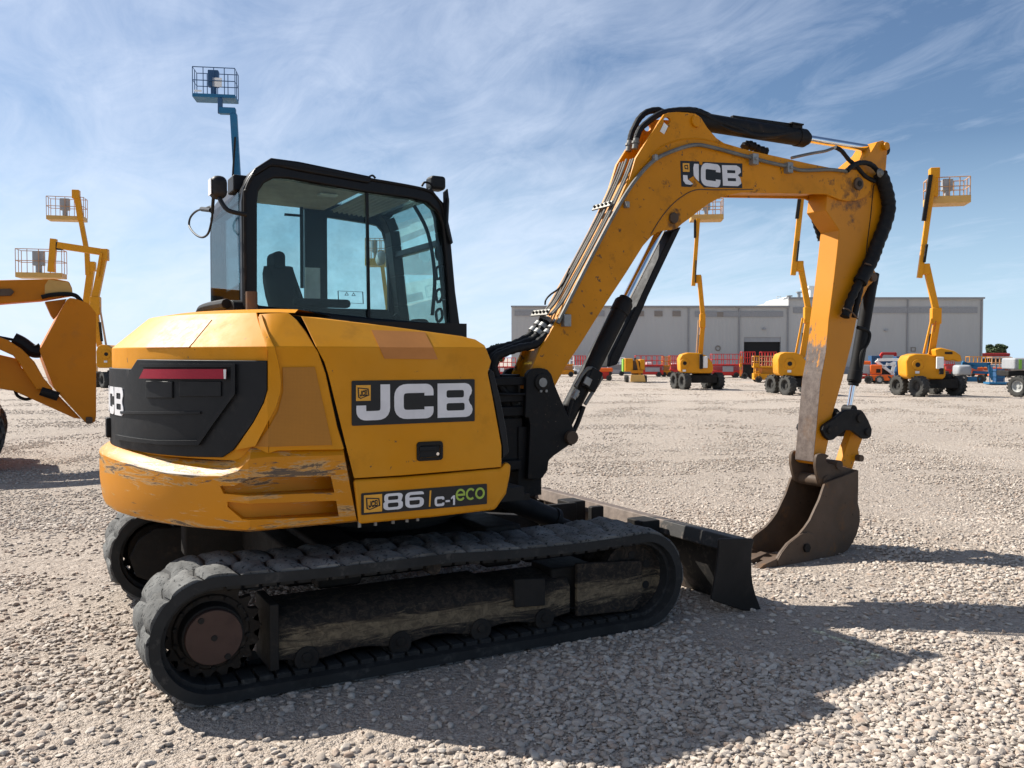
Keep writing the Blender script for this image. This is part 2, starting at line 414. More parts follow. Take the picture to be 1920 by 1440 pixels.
def text_shapes(s, gap=.12):
    x = 0; out = []
    for ch in s:
        sh, w = glyph8() if ch == '8' else glyph(ch)
        for loops in sh: out.append([[(a+x, b) for a, b in lp] for lp in loops])
        x += w+gap
    return out, x-gap
def letters(mb, s, x0, z0, w, h, fn, gap=.12, slant=0., cuts=()):
    sh, tw = text_shapes(s, gap)
    for loops in sh:
        mb.sheet([[(x0+(a+slant*b)/tw*w, z0+b*h) for a, b in lp] for lp in loops], fn, cuts)
    return mb
# ================================================================== EXCAVATOR
EX = tag(empty('excavator'), 'big yellow tracked excavator with black cab, worn counterweight and raised boom', 'excavator')
def pxs(s, x0, y0, pts): return [(x0+x/s, y0+y/s) for x, y in pts]

# ---- swept shell of the upper body: plan is a circle clipped to straight flanks, upper edge chamfered inwards
def inset(z): return 1.15*max(0., z-1.49)
def shell(s, off, z, r, hw, ins=True):
    i = inset(z) if ins else 0.
    r2 = r+off-i; h2 = hw+off-i; thc = math.asin(hw/r); th2 = math.asin(h2/r2); sc = r*thc; sg = 1 if s >= 0 else -1; a = abs(s)
    if a <= sc:
        th = th2*a/sc; return Vector((-r2*math.cos(th), -sg*r2*math.sin(th), z))
    return Vector((-r2*math.cos(th2)+(a-sc), -sg*h2, z))
def shell_inv(P, r, hw, off=0., ins=True):
    i = inset(P.z) if ins else 0.
    r2 = r+off-i; h2 = hw+off-i; thc = math.asin(hw/r); th2 = math.asin(h2/r2); sc = r*thc
    x, y = P.x, -P.y; sg = 1 if y >= 0 else -1
    if x < -r2*math.cos(th2)+1e-6: a = math.atan2(abs(y), -x)/th2*sc
    else: a = sc+x+r2*math.cos(th2)
    return sg*a, P.z
def on_shell(u, v, r, hw, off=0., ins=True):
    d = ray(u, v)
    def sd(t):
        P = CAM+d*t; i = inset(P.z) if ins else 0.; r2 = r+off-i; h2 = hw+off-i
        q = abs(P.y)-h2
        if P.x < 0: q = max(q, math.hypot(P.x, P.y)-r2)
        return q
    t = 2.5; best = (9, t)
    while t < 7:
        q = sd(t)
        if q < best[0]: best = (q, t)
        if q <= 0:
            a, b = t-.01, t
            for _ in range(30):
                m = (a+b)/2
                if sd(m) > 0: a = m
                else: b = m
            return shell_inv(CAM+d*b, r, hw, off, ins)
        t += .01
    return shell_inv(CAM+d*best[1], r, hw, off, ins)
HR, HW = 1.385, 1.08
def patch(px, off, thick, r=HR, hw=HW, extra_pre=(), extra_post=(), ins=True, mb=None, holes=()):
    lp = list(extra_pre)+[on_shell(u, v, r, hw, off, ins) for u, v in px]+list(extra_post)
    hl = [[on_shell(u, v, r, hw, off, ins) for u, v in h] for h in holes]
    sc = r*math.asin(hw/r); lo = min(a for a, b in lp); hi = max(a for a, b in lp)
    cuts = [x for x in np.arange(-3, sc, .07) if lo < x < hi]+([sc] if lo < sc < hi else [])
    return (mb or MB()).sheet([lp]+hl, lambda a, b, k: shell(a, off-thick*k, b, r, hw, ins), cuts, [1.49, 1.515] if ins else [])

SC = HR*math.asin(HW/HR)
# rear hood
zt = 1.645
sr = on_shell(480, 590, HR, HW)[0]; s5 = on_shell(502, 668, HR, HW)[0]
mb = MB().sheet([[(-2.2, 1.0), (s5, 1.0), (s5, 1.49), (sr, zt), (-2.2, zt)]], lambda a, b, k: shell(a, -.03*k, b, HR, HW), [x for x in np.arange(-2.2, 1.5, .07)]+[-SC], [1.49, 1.51])
hood = mb.build('rear_hood', M['yellow'], EX, bevel=.012)
# lid of the hood
rows = [[shell(s, -.004, zt, HR, HW) for s in np.linspace(-2.2, SC+.10, 50)], [shell(s, -.10, zt+.022, HR, HW) for s in np.linspace(-2.2, SC+.10, 50)], [Vector((-.25, 0, zt+.03))]*50]
MB().grid(rows).build('top_panel', M['yellow'], hood)
# panel sticker on the rear hood
patch([(316, 601), (397, 599), (354, 652), (273, 653)], .004, .003).build('faded_decal', M['sticker'], hood)
# column with the air intake
col_px = [(504, 676), (503, 660), (485, 600), (486, 589), (541, 587), (556, 600), (573, 622), (596, 660), (610, 700), (632, 800), (645, 842), (640, 843), (520, 845), (504, 850)]
column = patch(col_px, 0.002, .03).build('side_column', M['yellow'], EX, bevel=.006)
rib = pxs(3.273, 170, 560, [(1028, 112), (1048, 98), (1130, 300), (1158, 420), (1168, 500), (1165, 570), (1138, 665), (1080, 770), (1010, 905), (885, 930), (1000, 760), (1064, 640), (1088, 560), (1088, 320)])
patch(rib, .022, .03).build('raised_rib', M['yellow'], column, bevel=.012, seg=3)
patch(pxs(3.273, 170, 560, [(1178, 422), (1375, 420), (1482, 898), (1008, 906), (1090, 800), (1150, 690), (1182, 570)]), .008, .006).build('air_intake_mesh', M['perf'], column)
# black grille with its frame, reflector and lettering
gr = pxs(3.273, 170, 560, [(140, 432), (265, 430), (302, 372), (1085, 380), (1085, 560), (1062, 640), (1000, 760), (880, 928), (815, 972), (600, 968), (400, 950), (250, 925)])
gl = [on_shell(u, v, HR, HW) for u, v in gr]
z0 = on_shell(250, 842, HR, HW)[1]; zg = 1.392
GR = MB().sheet([[(-1.1, zg), (-.35, zg)]+gl[1:]+[(-.1, 1.005), (-1.1, 1.005)]], lambda a, b, k: shell(a, .014-.03*k, b, HR, HW), [x for x in np.arange(-1.1, 1.4, .06)]).build('rear_grille', M['black'], EX, bevel=.006)
frame = pxs(3.273, 170, 560, [(150, 835), (400, 870), (650, 870), (860, 570), (860, 420), (300, 420), (300, 400), (885, 400), (885, 585), (660, 900), (400, 895), (150, 860)])
patch(frame, .030, .018).build('grille_rib', M['black'], GR, bevel=.006)
for y0, y1, x0, x1 in ((505, 610, 335, 500), (690, 706, 180, 670), (505, 600, 540, 800)):
    patch(pxs(3.273, 170, 560, [(x0, y0), (x1, y0+3), (x1, y1), (x0, y1)]), .022, .01).build('louvre_bar', M['black'], GR, bevel=.004)
patch(pxs(3.273, 170, 560, [(296, 490), (325, 432), (832, 432), (830, 492)]), .036, .006).build('reflector_strip', M['red'], GR)
patch(pxs(3.273, 170, 560, [(814, 434), (831, 434), (829, 492), (817, 492)]), .038, .001).build('reflector_edge', M['white_label'], GR)
mb = MB()
sB = on_shell(238, 757, HR, HW)[0]
w_ = .46
letters(mb, 'JCB', sB-w_, 1.165, w_, .135, lambda a, b, k: shell(a, .018-.003*k, b, HR, HW), .10, cuts=list(np.arange(-.9, .5, .03)))
mb.build('rear_lettering', M['white'], GR)
mb = MB(); mb.box(shell(-.02, .02, 1.09, HR, HW), (.03, .06, .10)); mb.build('latch', M['black'], GR, bevel=.006)

# counterweight
CRD, CHW = 1.45, 1.092
zr_px = [(200, 850), (246, 865), (314, 881), (380, 886), (414, 886), (445, 877), (469, 854), (506, 850), (640, 847)]
zr = [on_shell(u, v, CRD, CHW, ins=False) for u, v in zr_px]
SCW = CRD*math.asin(CHW/CRD)
def ridge(s):
    s = abs(s)
    xs = [max(a, 0) for a, b in zr]; ys = [b for a, b in zr]
    return float(np.interp(s, xs, ys))
s_end = SCW+(-.50+math.sqrt(CRD**2-CHW**2))
ss = sorted(set([round(x, 4) for x in list(np.linspace(-SCW, SCW, 60))+list(np.linspace(SCW, s_end, 10))+list(np.linspace(-s_end, -SCW, 8))+[a for a, b in zr if a > 0]]))
prof = [(.70, -.050), (.712, -.022), (.74, -.012), (.84, 0.), (None, 0.), (.012, -.010), (.03, -.035), (.055, -.075), (.058, -.12)]
rows = []
for s in ss:
    zz = ridge(s); col = []
    f = max(0, (abs(s)-SCW)/(s_end-SCW)); 
    for i, (z, off) in enumerate(prof):
        if z is None: z = zz-.015
        elif i > 4: z = zz-.015+z
        p = shell(s, off, z, CRD, CHW, False)
        if f > 0: p.x += f*(.022-.062*(z-.69)/.33)
        col.append(p)
    col += [Vector((col[-1].x*.72, col[-1].y*.72, col[-1].z)), Vector((col[0].x*.72, col[0].y*.72, .70))]
    rows.append(col)
CW = MB().grid(rows, closed_v=True, capu=True).build('counterweight', M['cw'], EX, sharp=40, solid=True)
cut = MB()
for sl_px in ([(792, 1150), (880, 1148), (985, 1096), (1472, 1091), (1494, 1190), (815, 1197)], [(838, 1246), (1505, 1241), (1520, 1340), (925, 1356), (838, 1280)]):
    lp = [on_shell(u, v, CRD, CHW, 0, False) for u, v in pxs(3.273, 170, 560, sl_px)]
    z0_ = min(b for a, b in lp); z1_ = max(b for a, b in lp); s0_ = min(a for a, b in lp)
    def sf(a, b, k):
        if k == 0: return shell(a, .15, b, CRD, CHW, False)
        return shell(a, -.125*min(1, .2+(a-s0_)/.30), b, CRD, CHW, False)
    cut.sheet([lp], sf, [x for x in np.arange(s0_+.04, SCW, .06)]+[SCW])
co = cut.build('cutter', None)
md = CW.modifiers.new('slots', 'BOOLEAN'); md.object = co; md.solver = 'EXACT'; md.operation = 'DIFFERENCE'; md.use_self = True; md.use_hole_tolerant = True
bpy.context.view_layer.update()
dg = bpy.context.evaluated_depsgraph_get(); me = bpy.data.meshes.new_from_object(CW.evaluated_get(dg)); CW.modifiers.clear(); CW.data = me
bpy.data.objects.remove(co)
me.polygons.foreach_set('use_smooth', [True]*len(me.polygons)); me.set_sharp_from_angle(angle=R_(32))
# thin plate below and inner dark body
core = MB().box((-.32, 0, 1.24), (1.05, 2.06, .40)).box((-.32, 0, .88), (1.0, 1.7, .36)).box((-.30, .1, 1.50), (1.1, 1.62, .24)).box((-.25, 0, .735), (1.5, 1.75, .07)).box((-.85, 0, 1.2), (.4, 1.5, .7))
core.build('inner_body', M['dark'], EX)
MB().box((-.1, 0, .71), (1.3, 1.7, .03)).build('floor_plate', M['under'], EX)

# side door, trim, skirt
door = patch(pxs(3.273, 540, 560, [(80, 108), (600, 167), (1062, 230), (1150, 250), (1205, 285), (1247, 385), (1226, 455), (1262, 640), (1310, 905), (1310, 1033), (1000, 1060), (700, 1085), (405, 1103), (330, 800), (245, 460), (222, 388), (160, 270), (110, 165)]), .0, .03)
DOOR = door.build('side_door', M['yellow'], EX, bevel=.010, seg=3)
top_in = [shell(s, 0, 1.0, HR, HW) for s in (0,)]
# closing strip from the door's upper edge to the cab
tl = [on_shell(u, v, HR, HW) for u, v in pxs(3.273, 540, 560, [(84, 110), (600, 168), (1062, 231), (1150, 252)])]
rows = [[shell(s, -.004, z, HR, HW) for s, z in tl], [shell(s, -.004, z, HR, HW)+Vector((0, .5, .04)) for s, z in tl]]
MB().grid(rows).build('upper_closing_panel', M['yellow'], DOOR)
fr = [shell(*on_shell(u, v, HR, HW)[:1], -.004, on_shell(u, v, HR, HW)[1], HR, HW) for u, v in pxs(3.273, 540, 560, [(1150, 252), (1205, 287), (1245, 385), (1226, 455), (1308, 905), (1308, 1030)])]
rows = [fr, [p+Vector((.02, .06, 0)) for p in fr], [Vector((.25, -.5, p.z)) for p in fr]]
MB().grid(rows).build('front_return', M['yellow'], DOOR)
patch(pxs(3.273, 540, 560, [(1240, 430), (1262, 450), (1300, 600), (1340, 800), (1356, 945), (1318, 985), (1316, 905), (1268, 640), (1230, 462)]), -.006, .08).build('front_trim', M['black'], EX, bevel=.006)
SK = patch(pxs(3.273, 540, 560, [(398, 1114), (700, 1096), (1000, 1071), (1310, 1042), (1340, 1005), (1370, 1022), (1363, 1085), (1340, 1200), (1272, 1298), (900, 1342), (432, 1386)]), .008, .06).build('lower_skirt', M['yellow'], EX, bevel=.014, seg=3)
patch(pxs(3.273, 540, 560, [(512, 192), (840, 205), (920, 372), (592, 368)]), .004, .003).build('faded_decal', M['sticker'], DOOR)

def decal(parent, rect, y, name, logo, parts, badge):
    x0, z0, x1, z1 = rect; w = x1-x0; h = z1-z0
    mb = MB().sheet([rrect(x0, z0, x1, z1, .006)], lambda a, b, k: (a, y-.0015*(1-k), b)); d = mb.build(name, M['decal_black'], parent)
    f = lambda a, b, k: (a, y-.003+.0014*k, b)
    f2 = lambda a, b, k: (a, y-.0045+.0014*k, b)
    bx0, bz0, bx1, bz1 = [x0+badge[0]*w, z0+badge[1]*h, x0+badge[2]*w, z0+badge[3]*h]
    MB().sheet([[(bx0, bz0), (bx1, bz0), (bx1, bz1), (bx0, bz1)]], f).build('yellow_badge', M['decal_yellow'], d)
    bw = bx1-bx0; bh = bz1-bz0; q = lambda u, v: (bx0+u*bw, bz0+v*bh)
    mb = MB().sheet([[q(.13, .22), q(.30, .13), q(.9, .34), q(.84, .78), q(.10, .86)], [q(.20, .26), q(.32, .19), q(.83, .38), q(.78, .72), q(.17, .79)]], f2)
    letters(mb, 'JCB', bx0+.25*bw, bz0+.30*bh, .5*bw, .36*bh, lambda a, b, k: (a, y-.0045+.0014*k, b+(a-bx0-.5*bw)*.12), .1)
    mb.build('badge_mark', M['decal_black'], d)
    for txt, fx0, fz0, fw, fh, mat, gap in parts:
        letters(MB(), txt, x0+fx0*w, z0+fz0*h, fw*w, fh*h, f, gap).build('lettering', M[mat], d)
    return d
yd = -HW-.0022
a = onY(659, 714, yd); b = onY(890, 790, yd)
d = decal(DOOR, (a.x, b.z+.001, b.x, a.z), yd, 'side_decal', True, [('JCB', .035, .11, .945, .80, 'white', .12)], (.033, .55, .145, .90))
# the upper part of the J gives way to the badge
yd2 = -HW-.0102
a = onY(677, 925, yd2); b = onY(913, 944, yd2)
d = decal(SK, (a.x, onY(677, 966, yd2).z, b.x, a.z), yd2, 'model_decal', True, [('86', .165, .13, .315, .76, 'white', .10), ('C-1', .565, .10, .165, .46, 'white', .14), ('eco', .735, .27, .245, .58, 'lime', .03)], (.02, .10, .155, .90))
xa = a.x; w = b.x-a.x; h = a.z-onY(677, 966, yd2).z; zb = onY(677, 966, yd2).z
MB().sheet([[(xa+.518*w, zb+.12*h), (xa+.530*w, zb+.12*h), (xa+.538*w, zb+.88*h), (xa+.526*w, zb+.88*h)]], lambda a, b, k: (a, yd2-.003+.0014*k, b)).build('divider', M['decal_yellow'], d)
# latch handle
hx = [onY(u, v, -HW-.002) for u, v in ((781, 829), (830, 862))]
hx0, hx1, hz0, hz1 = hx[0].x, hx[1].x, hx[1].z, hx[0].z
mb = MB().sheet([rrect(hx0, hz0, hx1, hz1, .015), rrect(hx0+.012, hz0+.014, hx1-.014, hz1-.018, .008)], lambda a, b, k: (a, -HW-.008+.008*k, b)); H = mb.build('door_handle', M['black_frame'], DOOR, bevel=.002)
MB().box(((hx0+hx1)/2, -HW-.0008, (hz0+hz1)/2), (hx1-hx0-.03, .0015, hz1-hz0-.03)).build('handle_pocket', M['dark'], H)
MB().box(((hx0+hx1)/2-.012, -HW-.005, (hz0+hz1)/2+.012), (hx1-hx0-.05, .008, .022)).build('handle_grip', M['black'], H, bevel=.003)
p = onY(821, 851, -HW-.006); MB().cyl(p, p+Vector((0, .006, 0)), .0075, n=14).build('lock_barrel', M['chrome'], H)
for u in (674, 704, 737, 763, 783):
    p = onY(u, 987-(u-674)*.11, -1.03); MB().cyl(p+Vector((0, 0, .04)), p-Vector((0, 0, .004)), .008, n=8).build('skirt_bolt', M['clamp'], SK)

# ---- cab
CY0, CY1 = 0.0, .94
cab_out = [(455, 640), (455, 589), (453, 378), (456, 352), (464, 334), (476, 317), (493, 308), (514, 304), (576, 311), (689, 332), (785, 349), (815, 362), (832, 379), (841, 405), (847, 458), (855, 547), (866, 629), (869, 680)]
cab_in = [(483, 572), (483, 378), (486, 358), (496, 343), (514, 334), (540, 335), (576, 341), (686, 361), (775, 373), (802, 380), (820, 396), (830, 420), (835, 464), (841, 535), (844, 607), (700, 596)]
f = lambda l, y: [(onY(u, v, y).x, onY(u, v, y).z) for u, v in l]
CO = f(cab_out, CY0); CI = f(cab_in, CY0)
CAB = MB().sheet([CO, CI], lambda a, b, k: (a, CY0+.07*k, b)).build('cab_frame', M['black_frame'], EX, bevel=.014, seg=3)
# raised lip round the window
MB().tube([Vector((x, CY0-.004, z)) for x, z in f(pxs(3.368, 330, 280, [(438, 1030), (432, 330), (440, 262), (475, 180), (530, 125), (620, 100), (830, 125), (1210, 188), (1560, 252), (1640, 300), (1685, 380), (1705, 500)]), CY0)], .009, 8).build('frame_bead', M['steel_black'], CAB)
# far (left) side frame with its two openings
li1 = f([(440, 600), (440, 372), (483, 378), (568, 391), (568, 600)], CY1)
li2 = f([(610, 600), (610, 409), (688, 421), (704, 425), (714, 436), (721, 462), (724, 520), (727, 600)], CY1)
li3 = [(x, z) for x, z in f([(764, 600), (758, 470), (770, 462), (800, 470), (828, 600)], CY1)]
CO2 = [(x, z) for x, z in CO]
xr = CO[2][0]; zfloor = 1.45
li1[0] = (xr+.09, 1.56); li1[1] = (xr+.09, li1[1][1]); li1[4] = (li1[3][0], 1.56)
li2[0] = (li2[1][0], 1.56); li2[-1] = (li2[-2][0]+.004, 1.56)
SIDE = MB().sheet([CO2, li1, li2], lambda a, b, k: (a, CY1-.05*k, b)).build('left_door_frame', M['black_frame'], CAB, bevel=.012)
# rear and front posts, sills, cross members
mb = MB()
def rail(i0, i1, y0, y1, t=.05):
    for i in range(i0, i1):
        (xa, za), (xb, zb) = CO[i], CO[i+1]
        d = Vector((xb-xa, 0, zb-za)); n = Vector((d.z, 0, -d.x)).normalized()
        A = Vector((xa, 0, za)); B = Vector((xb, 0, zb))
        q = [A, B, B+n*t, A+n*t]
        V = [mb.bm.verts.new((p.x, y, p.z)) for y in (y0, y1) for p in q]
        for fc in ((0, 1, 2, 3), (7, 6, 5, 4), (0, 4, 5, 1), (1, 5, 6, 2), (2, 6, 7, 3), (3, 7, 4, 0)): mb.bm.faces.new([V[k] for k in fc])
rail(2, 8, .06, .90, .05)           # rear top bend
xw = onY(692, 362, CY0).x
mb2 = mb; mb.build('rear_header', M['black_frame'], CAB)
# roof panel (solid, rear two thirds) and glazed hatch frame in front
roof_px = [(466, 333), (478, 315), (508, 296), (560, 303), (691, 330), (700, 336), (785, 349), (800, 358), (690, 345), (560, 322), (510, 311), (480, 330)]
RP = f(roof_px, CY0)
ROOF = MB().sheet([[RP[0], RP[1], RP[2], RP[3], RP[4], RP[5], RP[8], RP[9], RP[10], RP[11]]], lambda a, b, k: (a, -.012+.964*k, b)).build('roof', M['black_frame'], CAB, bevel=.012, seg=3)
zroof = lambda x: float(np.interp(x, [c[0] for c in CO[7:13]], [c[1] for c in CO[7:13]]))
xs0, xs1 = CO[7][0]-.03, xw
MB().sheet([[(xs0, zroof(xs0)-.075), (xs1, zroof(xs1)-.06), (xs1, zroof(xs1)-.02), (xs0, zroof(xs0)-.02)]], lambda a, b, k: (a, .07+.82*k, b)).build('headliner', M['liner'], ROOF)
lp = Vector((xs0+.42, .30, zroof(xs0+.42)-.078)); MB().box(lp, (.11, .06, .012)).build('dome_lamp', M['white_label'], ROOF, bevel=.004)
# hatch: sloped glass with ribbed blind
xh0, xh1 = xw+.02, CO[12][0]-.06
zh = lambda x: zroof(x)-.035
rows = [[Vector((x, y, zh(x))) for y in (.07, .89)] for x in np.linspace(xh0, xh1, 8)]
MB().sheet([[(xh0, zh(xh0)), (xh1, zh(xh1)), (xh1, zh(xh1)+.006), (xh0, zh(xh0)+.006)]], lambda a, b, k: (a, .07+.82*k, b)).build('roof_glass', M['glass'], ROOF)
bl = MB(); rows = []
for i in range(49):
    x = xh0+.01+(xh1-xh0-.12)*i/48; rows.append([Vector((x, y, zh(x)-.03+.010*math.sin(i*pi/3))) for y in (.10, .84)])
bl.grid(rows).build('roof_blind', M['blind'], ROOF)
# front: pillars and windscreen
xf = lambda z: float(np.interp(z, [c[1] for c in CO[17:10:-1]], [c[0] for c in CO[17:10:-1]]))
mb = MB()
for y in (.905,):
    for i in range(11, 17):
        pass
zz = [1.40, 1.6, 1.8, 2.0, 2.2, 2.3, 2.38, 2.44]
WS = MB()
rows = [[Vector((xf(z)-.03, y, z)) for y in np.linspace(.05, .90, 6)] for z in zz]
rows2 = [[p+Vector((-.006, 0, 0)) for p in r] for r in rows]
WS.grid(rows).grid(rows2); WS.build('windscreen', M['glass_front'], CAB)
fb = MB()
for y0, y1 in ((.79, .925), (.035, .075)):
    for i in range(len(zz)-1): fb.bar((xf(zz[i])-.035, (y0+y1)/2, zz[i]), (xf(zz[i+1])-.035, (y0+y1)/2, zz[i+1]), y1-y0, .07, (1, 0, 0))
fb.bar((xf(2.40)-.04, .05, 2.42), (xf(2.40)-.04, .90, 2.42), .06, .05); fb.bar((xf(2.16)-.03, .05, 2.14), (xf(2.16)-.03, .9, 2.14), .05, .04)
fb.bar((xf(1.5)-.07, .06, 1.48), (xf(1.5)-.07, .9, 1.48), .06, .26)
fb.build('front_frame', M['black_frame'], CAB, bevel=.006)
# side glass with the sliding divider
GI = [(x, z) for x, z in CI]
MB().sheet([GI], lambda a, b, k: (a, CY0+.030+.005*k, b)).build('side_glass', M['glass'], CAB)
xd = onY(692, 480, CY0).x
mb = MB(); mb.bar((onY(690, 355, CY0).x, CY0+.022, onY(690, 357, CY0).z), (onY(694, 602, CY0).x, CY0+.022, onY(694, 604, CY0).z), .022, .016, (1, 0, 0)); mb.build('window_divider', M['black_frame'], CAB, bevel=.003)
for lpn, nm in ((li1, 'rear_quarter_glass'), (li2, 'door_glass')):
    MB().sheet([lpn], lambda a, b, k: (a, CY1-.02+.005*k, b)).build(nm, M['glass'], SIDE)
mb = MB().box((onY(587, 536, CY1-.06).x, CY1-.052, onY(587, 536, CY1-.06).z), (.10, .003, .24)); mb.build('pillar_label', M['white_label'], SIDE)
pd = onY(564, 440, CY1-.06); mb = MB().tube([pd+Vector((0, 0, .22)), pd+Vector((0, -.02, .2)), pd+Vector((0, -.02, -.35))], .012, 8); mb.box(pd+Vector((-.05, -.02, .12)), (.12, .015, .015)); mb.build('grab_rail', M['black'], SIDE)
# warning outline on the door glass
def outline(pts, w): 
    c = Vector((sum(p[0] for p in pts)/len(pts), sum(p[1] for p in pts)/len(pts)))
    return [pts, [tuple(Vector(p)+(c-Vector(p)).normalized()*w) for p in pts]]
wl = MB(); yq = CY1-.026
for pp in ([(633, 545), (681, 547), (682, 570), (634, 567)], [(646, 554), (654, 554), (650, 547)], [(659, 555), (667, 555), (663, 548)]):
    wl.sheet(outline(f(pp, yq), .007), lambda a, b, k: (a, yq+.001*k, b))
wl.build('warning_sticker', M['steel_black'], SIDE)
# rear window, wrapped in grey glass
def fx(l, x): return [(onX(u, v, x).y, onX(u, v, x).z) for u, v in l]
XR = CO[2][0]-.004
q = [(.07, 1.70), (.92, 1.70), (.92, 2.20), (.88, 2.28), (.07, 2.34)]
MB().sheet([q], lambda a, b, k: (XR+.006*k, a, b)).build('rear_glass', M['glass_rear'], CAB)
mb = MB(); mb.box((XR+.03, .915, 1.85), (.05, .05, .95)); mb.box((XR+.035, .5, 1.66), (.07, .86, .12)); mb.build('rear_frame', M['black_frame'], CAB, bevel=.006)
mb = MB().sheet([[(.10, 1.70), (.90, 1.70), (.90, 1.80), (.5, 1.83), (.10, 1.86)]], lambda a, b, k: (XR+.02+.01*k, a, b)); mb.build('glass_reflection', M['reflection_brown'], CAB)  # brown sheet just behind the rear glass, painting the reflection along its lower edge
mb = MB().box((.0, .47, 1.43), (1.2, .86, .06)); mb.build('cab_floor', M['dark'], CAB)
# seat
st = MB(); st.box((-.20, .46, 1.60), (.46, .46, .14)).build('seat_cushion', M['seat'], CAB, bevel=.05, seg=4)
rows = []
for z, wd, x in ((1.58, .21, -.36), (1.72, .225, -.39), (1.82, .215, -.42), (1.90, .18, -.44), (1.95, .14, -.45), (1.985, .08, -.453)):
    rows.append([Vector((x+dx, .46+wd*sy, z)) for dx, sy in ((0.07, -.9), (.095, -.4), (.095, .4), (.07, .9), (.0, 1), (-.055, .8), (-.07, 0), (-.055, -.8), (0, -1))])
BK = MB().grid(rows, closed_v=True, capu=True).build('seat_back', M['seat'], CAB, sharp=60)
for yy in (.20, .72): MB().box((-.25, yy, 1.76), (.34, .07, .05)).build('armrest', M['seat'], CAB, bevel=.02)
for yy in (.18, .76): MB().box((-.1, yy, 1.62), (.5, .1, .22)).build('side_console', M['seat'], CAB, bevel=.02)
MB().box((-.45, .46, 2.01), (.07, .22, .12)).build('head_rest', M['seat'], CAB, bevel=.03, seg=3)
MB().tube([(-.40, .22, 1.85), (-.36, .21, 1.7), (-.30, .2, 1.58)], .02, 6).build('seat_belt', M['seat'], CAB)
MB().box((.36, .2, 1.62), (.10, .14, .12)).build('control_console', M['seat'], CAB, bevel=.03, seg=4)
MB().tube([(.34, .5, 1.45), (.36, .5, 1.66), (.32, .5, 1.72)], .015, 8).build('control_lever', M['seat'], CAB)
mb = MB().tube([(.30, .12, 2.36), (.38, .10, 2.2), (.42, .09, 1.95), (.40, .08, 1.7)], .012, 8)
for z in (1.66, 1.78, 1.92, 2.04): mb.tube([Vector((.44, .09, z)), Vector((.47, .09, z+.03)), Vector((.46, .09, z+.08)), Vector((.43, .09, z+.06))], .009, 6, closed=True, sub=3)
mb.build('cable_bracket', M['seat'], CAB)
mb = MB().ball((.30, .70, 2.10), (.02, .09, .05), 12); mb.build('inside_mirror', M['lens'], CAB)
# wiper on the front right post
mb = MB().sheet([f(pxs(3.368, 330, 280, [(1690, 270), (1712, 250), (1722, 330), (1716, 460), (1745, 590), (1735, 600), (1700, 470), (1692, 380)]), -.02)], lambda a, b, k: (a, -.03+.02*k, b)); mb.tube([onY(u, v, -.04) for u, v in ((840, 372), (838, 420), (846, 455))], .008, 6); mb.build('wiper_arm', M['black_frame'], CAB)
# lamps
lc = onX(409, 352, -.86); mb = MB().box(lc, (.085, .115, .12)); LR = mb.build('rear_work_lamp', M['black'], CAB, bevel=.036, seg=4)
MB().box(lc+Vector((-.043, 0, 0)), (.004, .075, .085)).build('lamp_lens', M['lens'], LR, bevel=.001)
MB().tube([lc+Vector((.0, -.03, -.06)), lc+Vector((.03, -.10, -.13)), Vector((XR+.01, lc.y-.12, lc.z-.15))], .012, 8).build('lamp_bracket', M['black'], LR)
mb = MB().box((XR+.03, .2, 2.40), (.09, .16, .09)); mb.build('roof_bracket', M['black'], CAB, bevel=.01)
lc = onY(817, 343, .10); mb = MB().box(lc+Vector((0, 0, -.005)), (.10, .10, .085)); LF = mb.build('front_work_lamp', M['black'], CAB, bevel=.022, seg=3)
mb = MB().tube([onY(u, v, .06) for u, v in ((791, 349), (796, 342), (806, 344), (812, 350))], .007, 6); mb.build('lamp_cable', M['hose'], LF); MB().tube([onY(u, v, .02) for u, v in ((690, 333), (698, 329), (704, 334))], .006, 6).build('roof_cable', M['hose'], ROOF)
# empty mirror hoop on the rear corner
hp = [(396, 388), (384, 391), (368, 396), (357, 408), (355, 424), (366, 439), (379, 445), (390, 438), (396, 418), (398, 400)]
mb = MB().tube([onX(u, v, -.88) for u, v in hp], .0062, 8, closed=True); mb.tube([onX(u, v, -.88) for u, v in ((398, 400), (400, 372), (402, 360))], .009, 8); mb.tube([onX(u, v, -.88) for u, v in ((378, 392), (388, 393), (396, 394))], .013, 8); mb.build('mirror_hoop', M['black'], CAB)
# exhaust, pipes and wiper motor beneath the rear window
p = onY(472, 590, -.16); MB().cyl(p-Vector((0, 0, .1)), p+Vector((0, 0, .12)), .030, n=18).build('exhaust_pipe', M['rust'], EX)
p = onX(432, 580, -.80); q = onX(380, 586, -.86)
mb = MB().cyl(p, p+Vector((.1, .02, 0)), .05, n=18); mb.tube([p+Vector((-.02, 0, .03)), q+Vector((0, 0, .02)), q+Vector((0, .1, -.05))], .028, 8); mb.box(p+Vector((.05, .25, -.03)), (.1, .5, .06)); mb.build('rear_bracket', M['steel_black'], EX, bevel=.004)
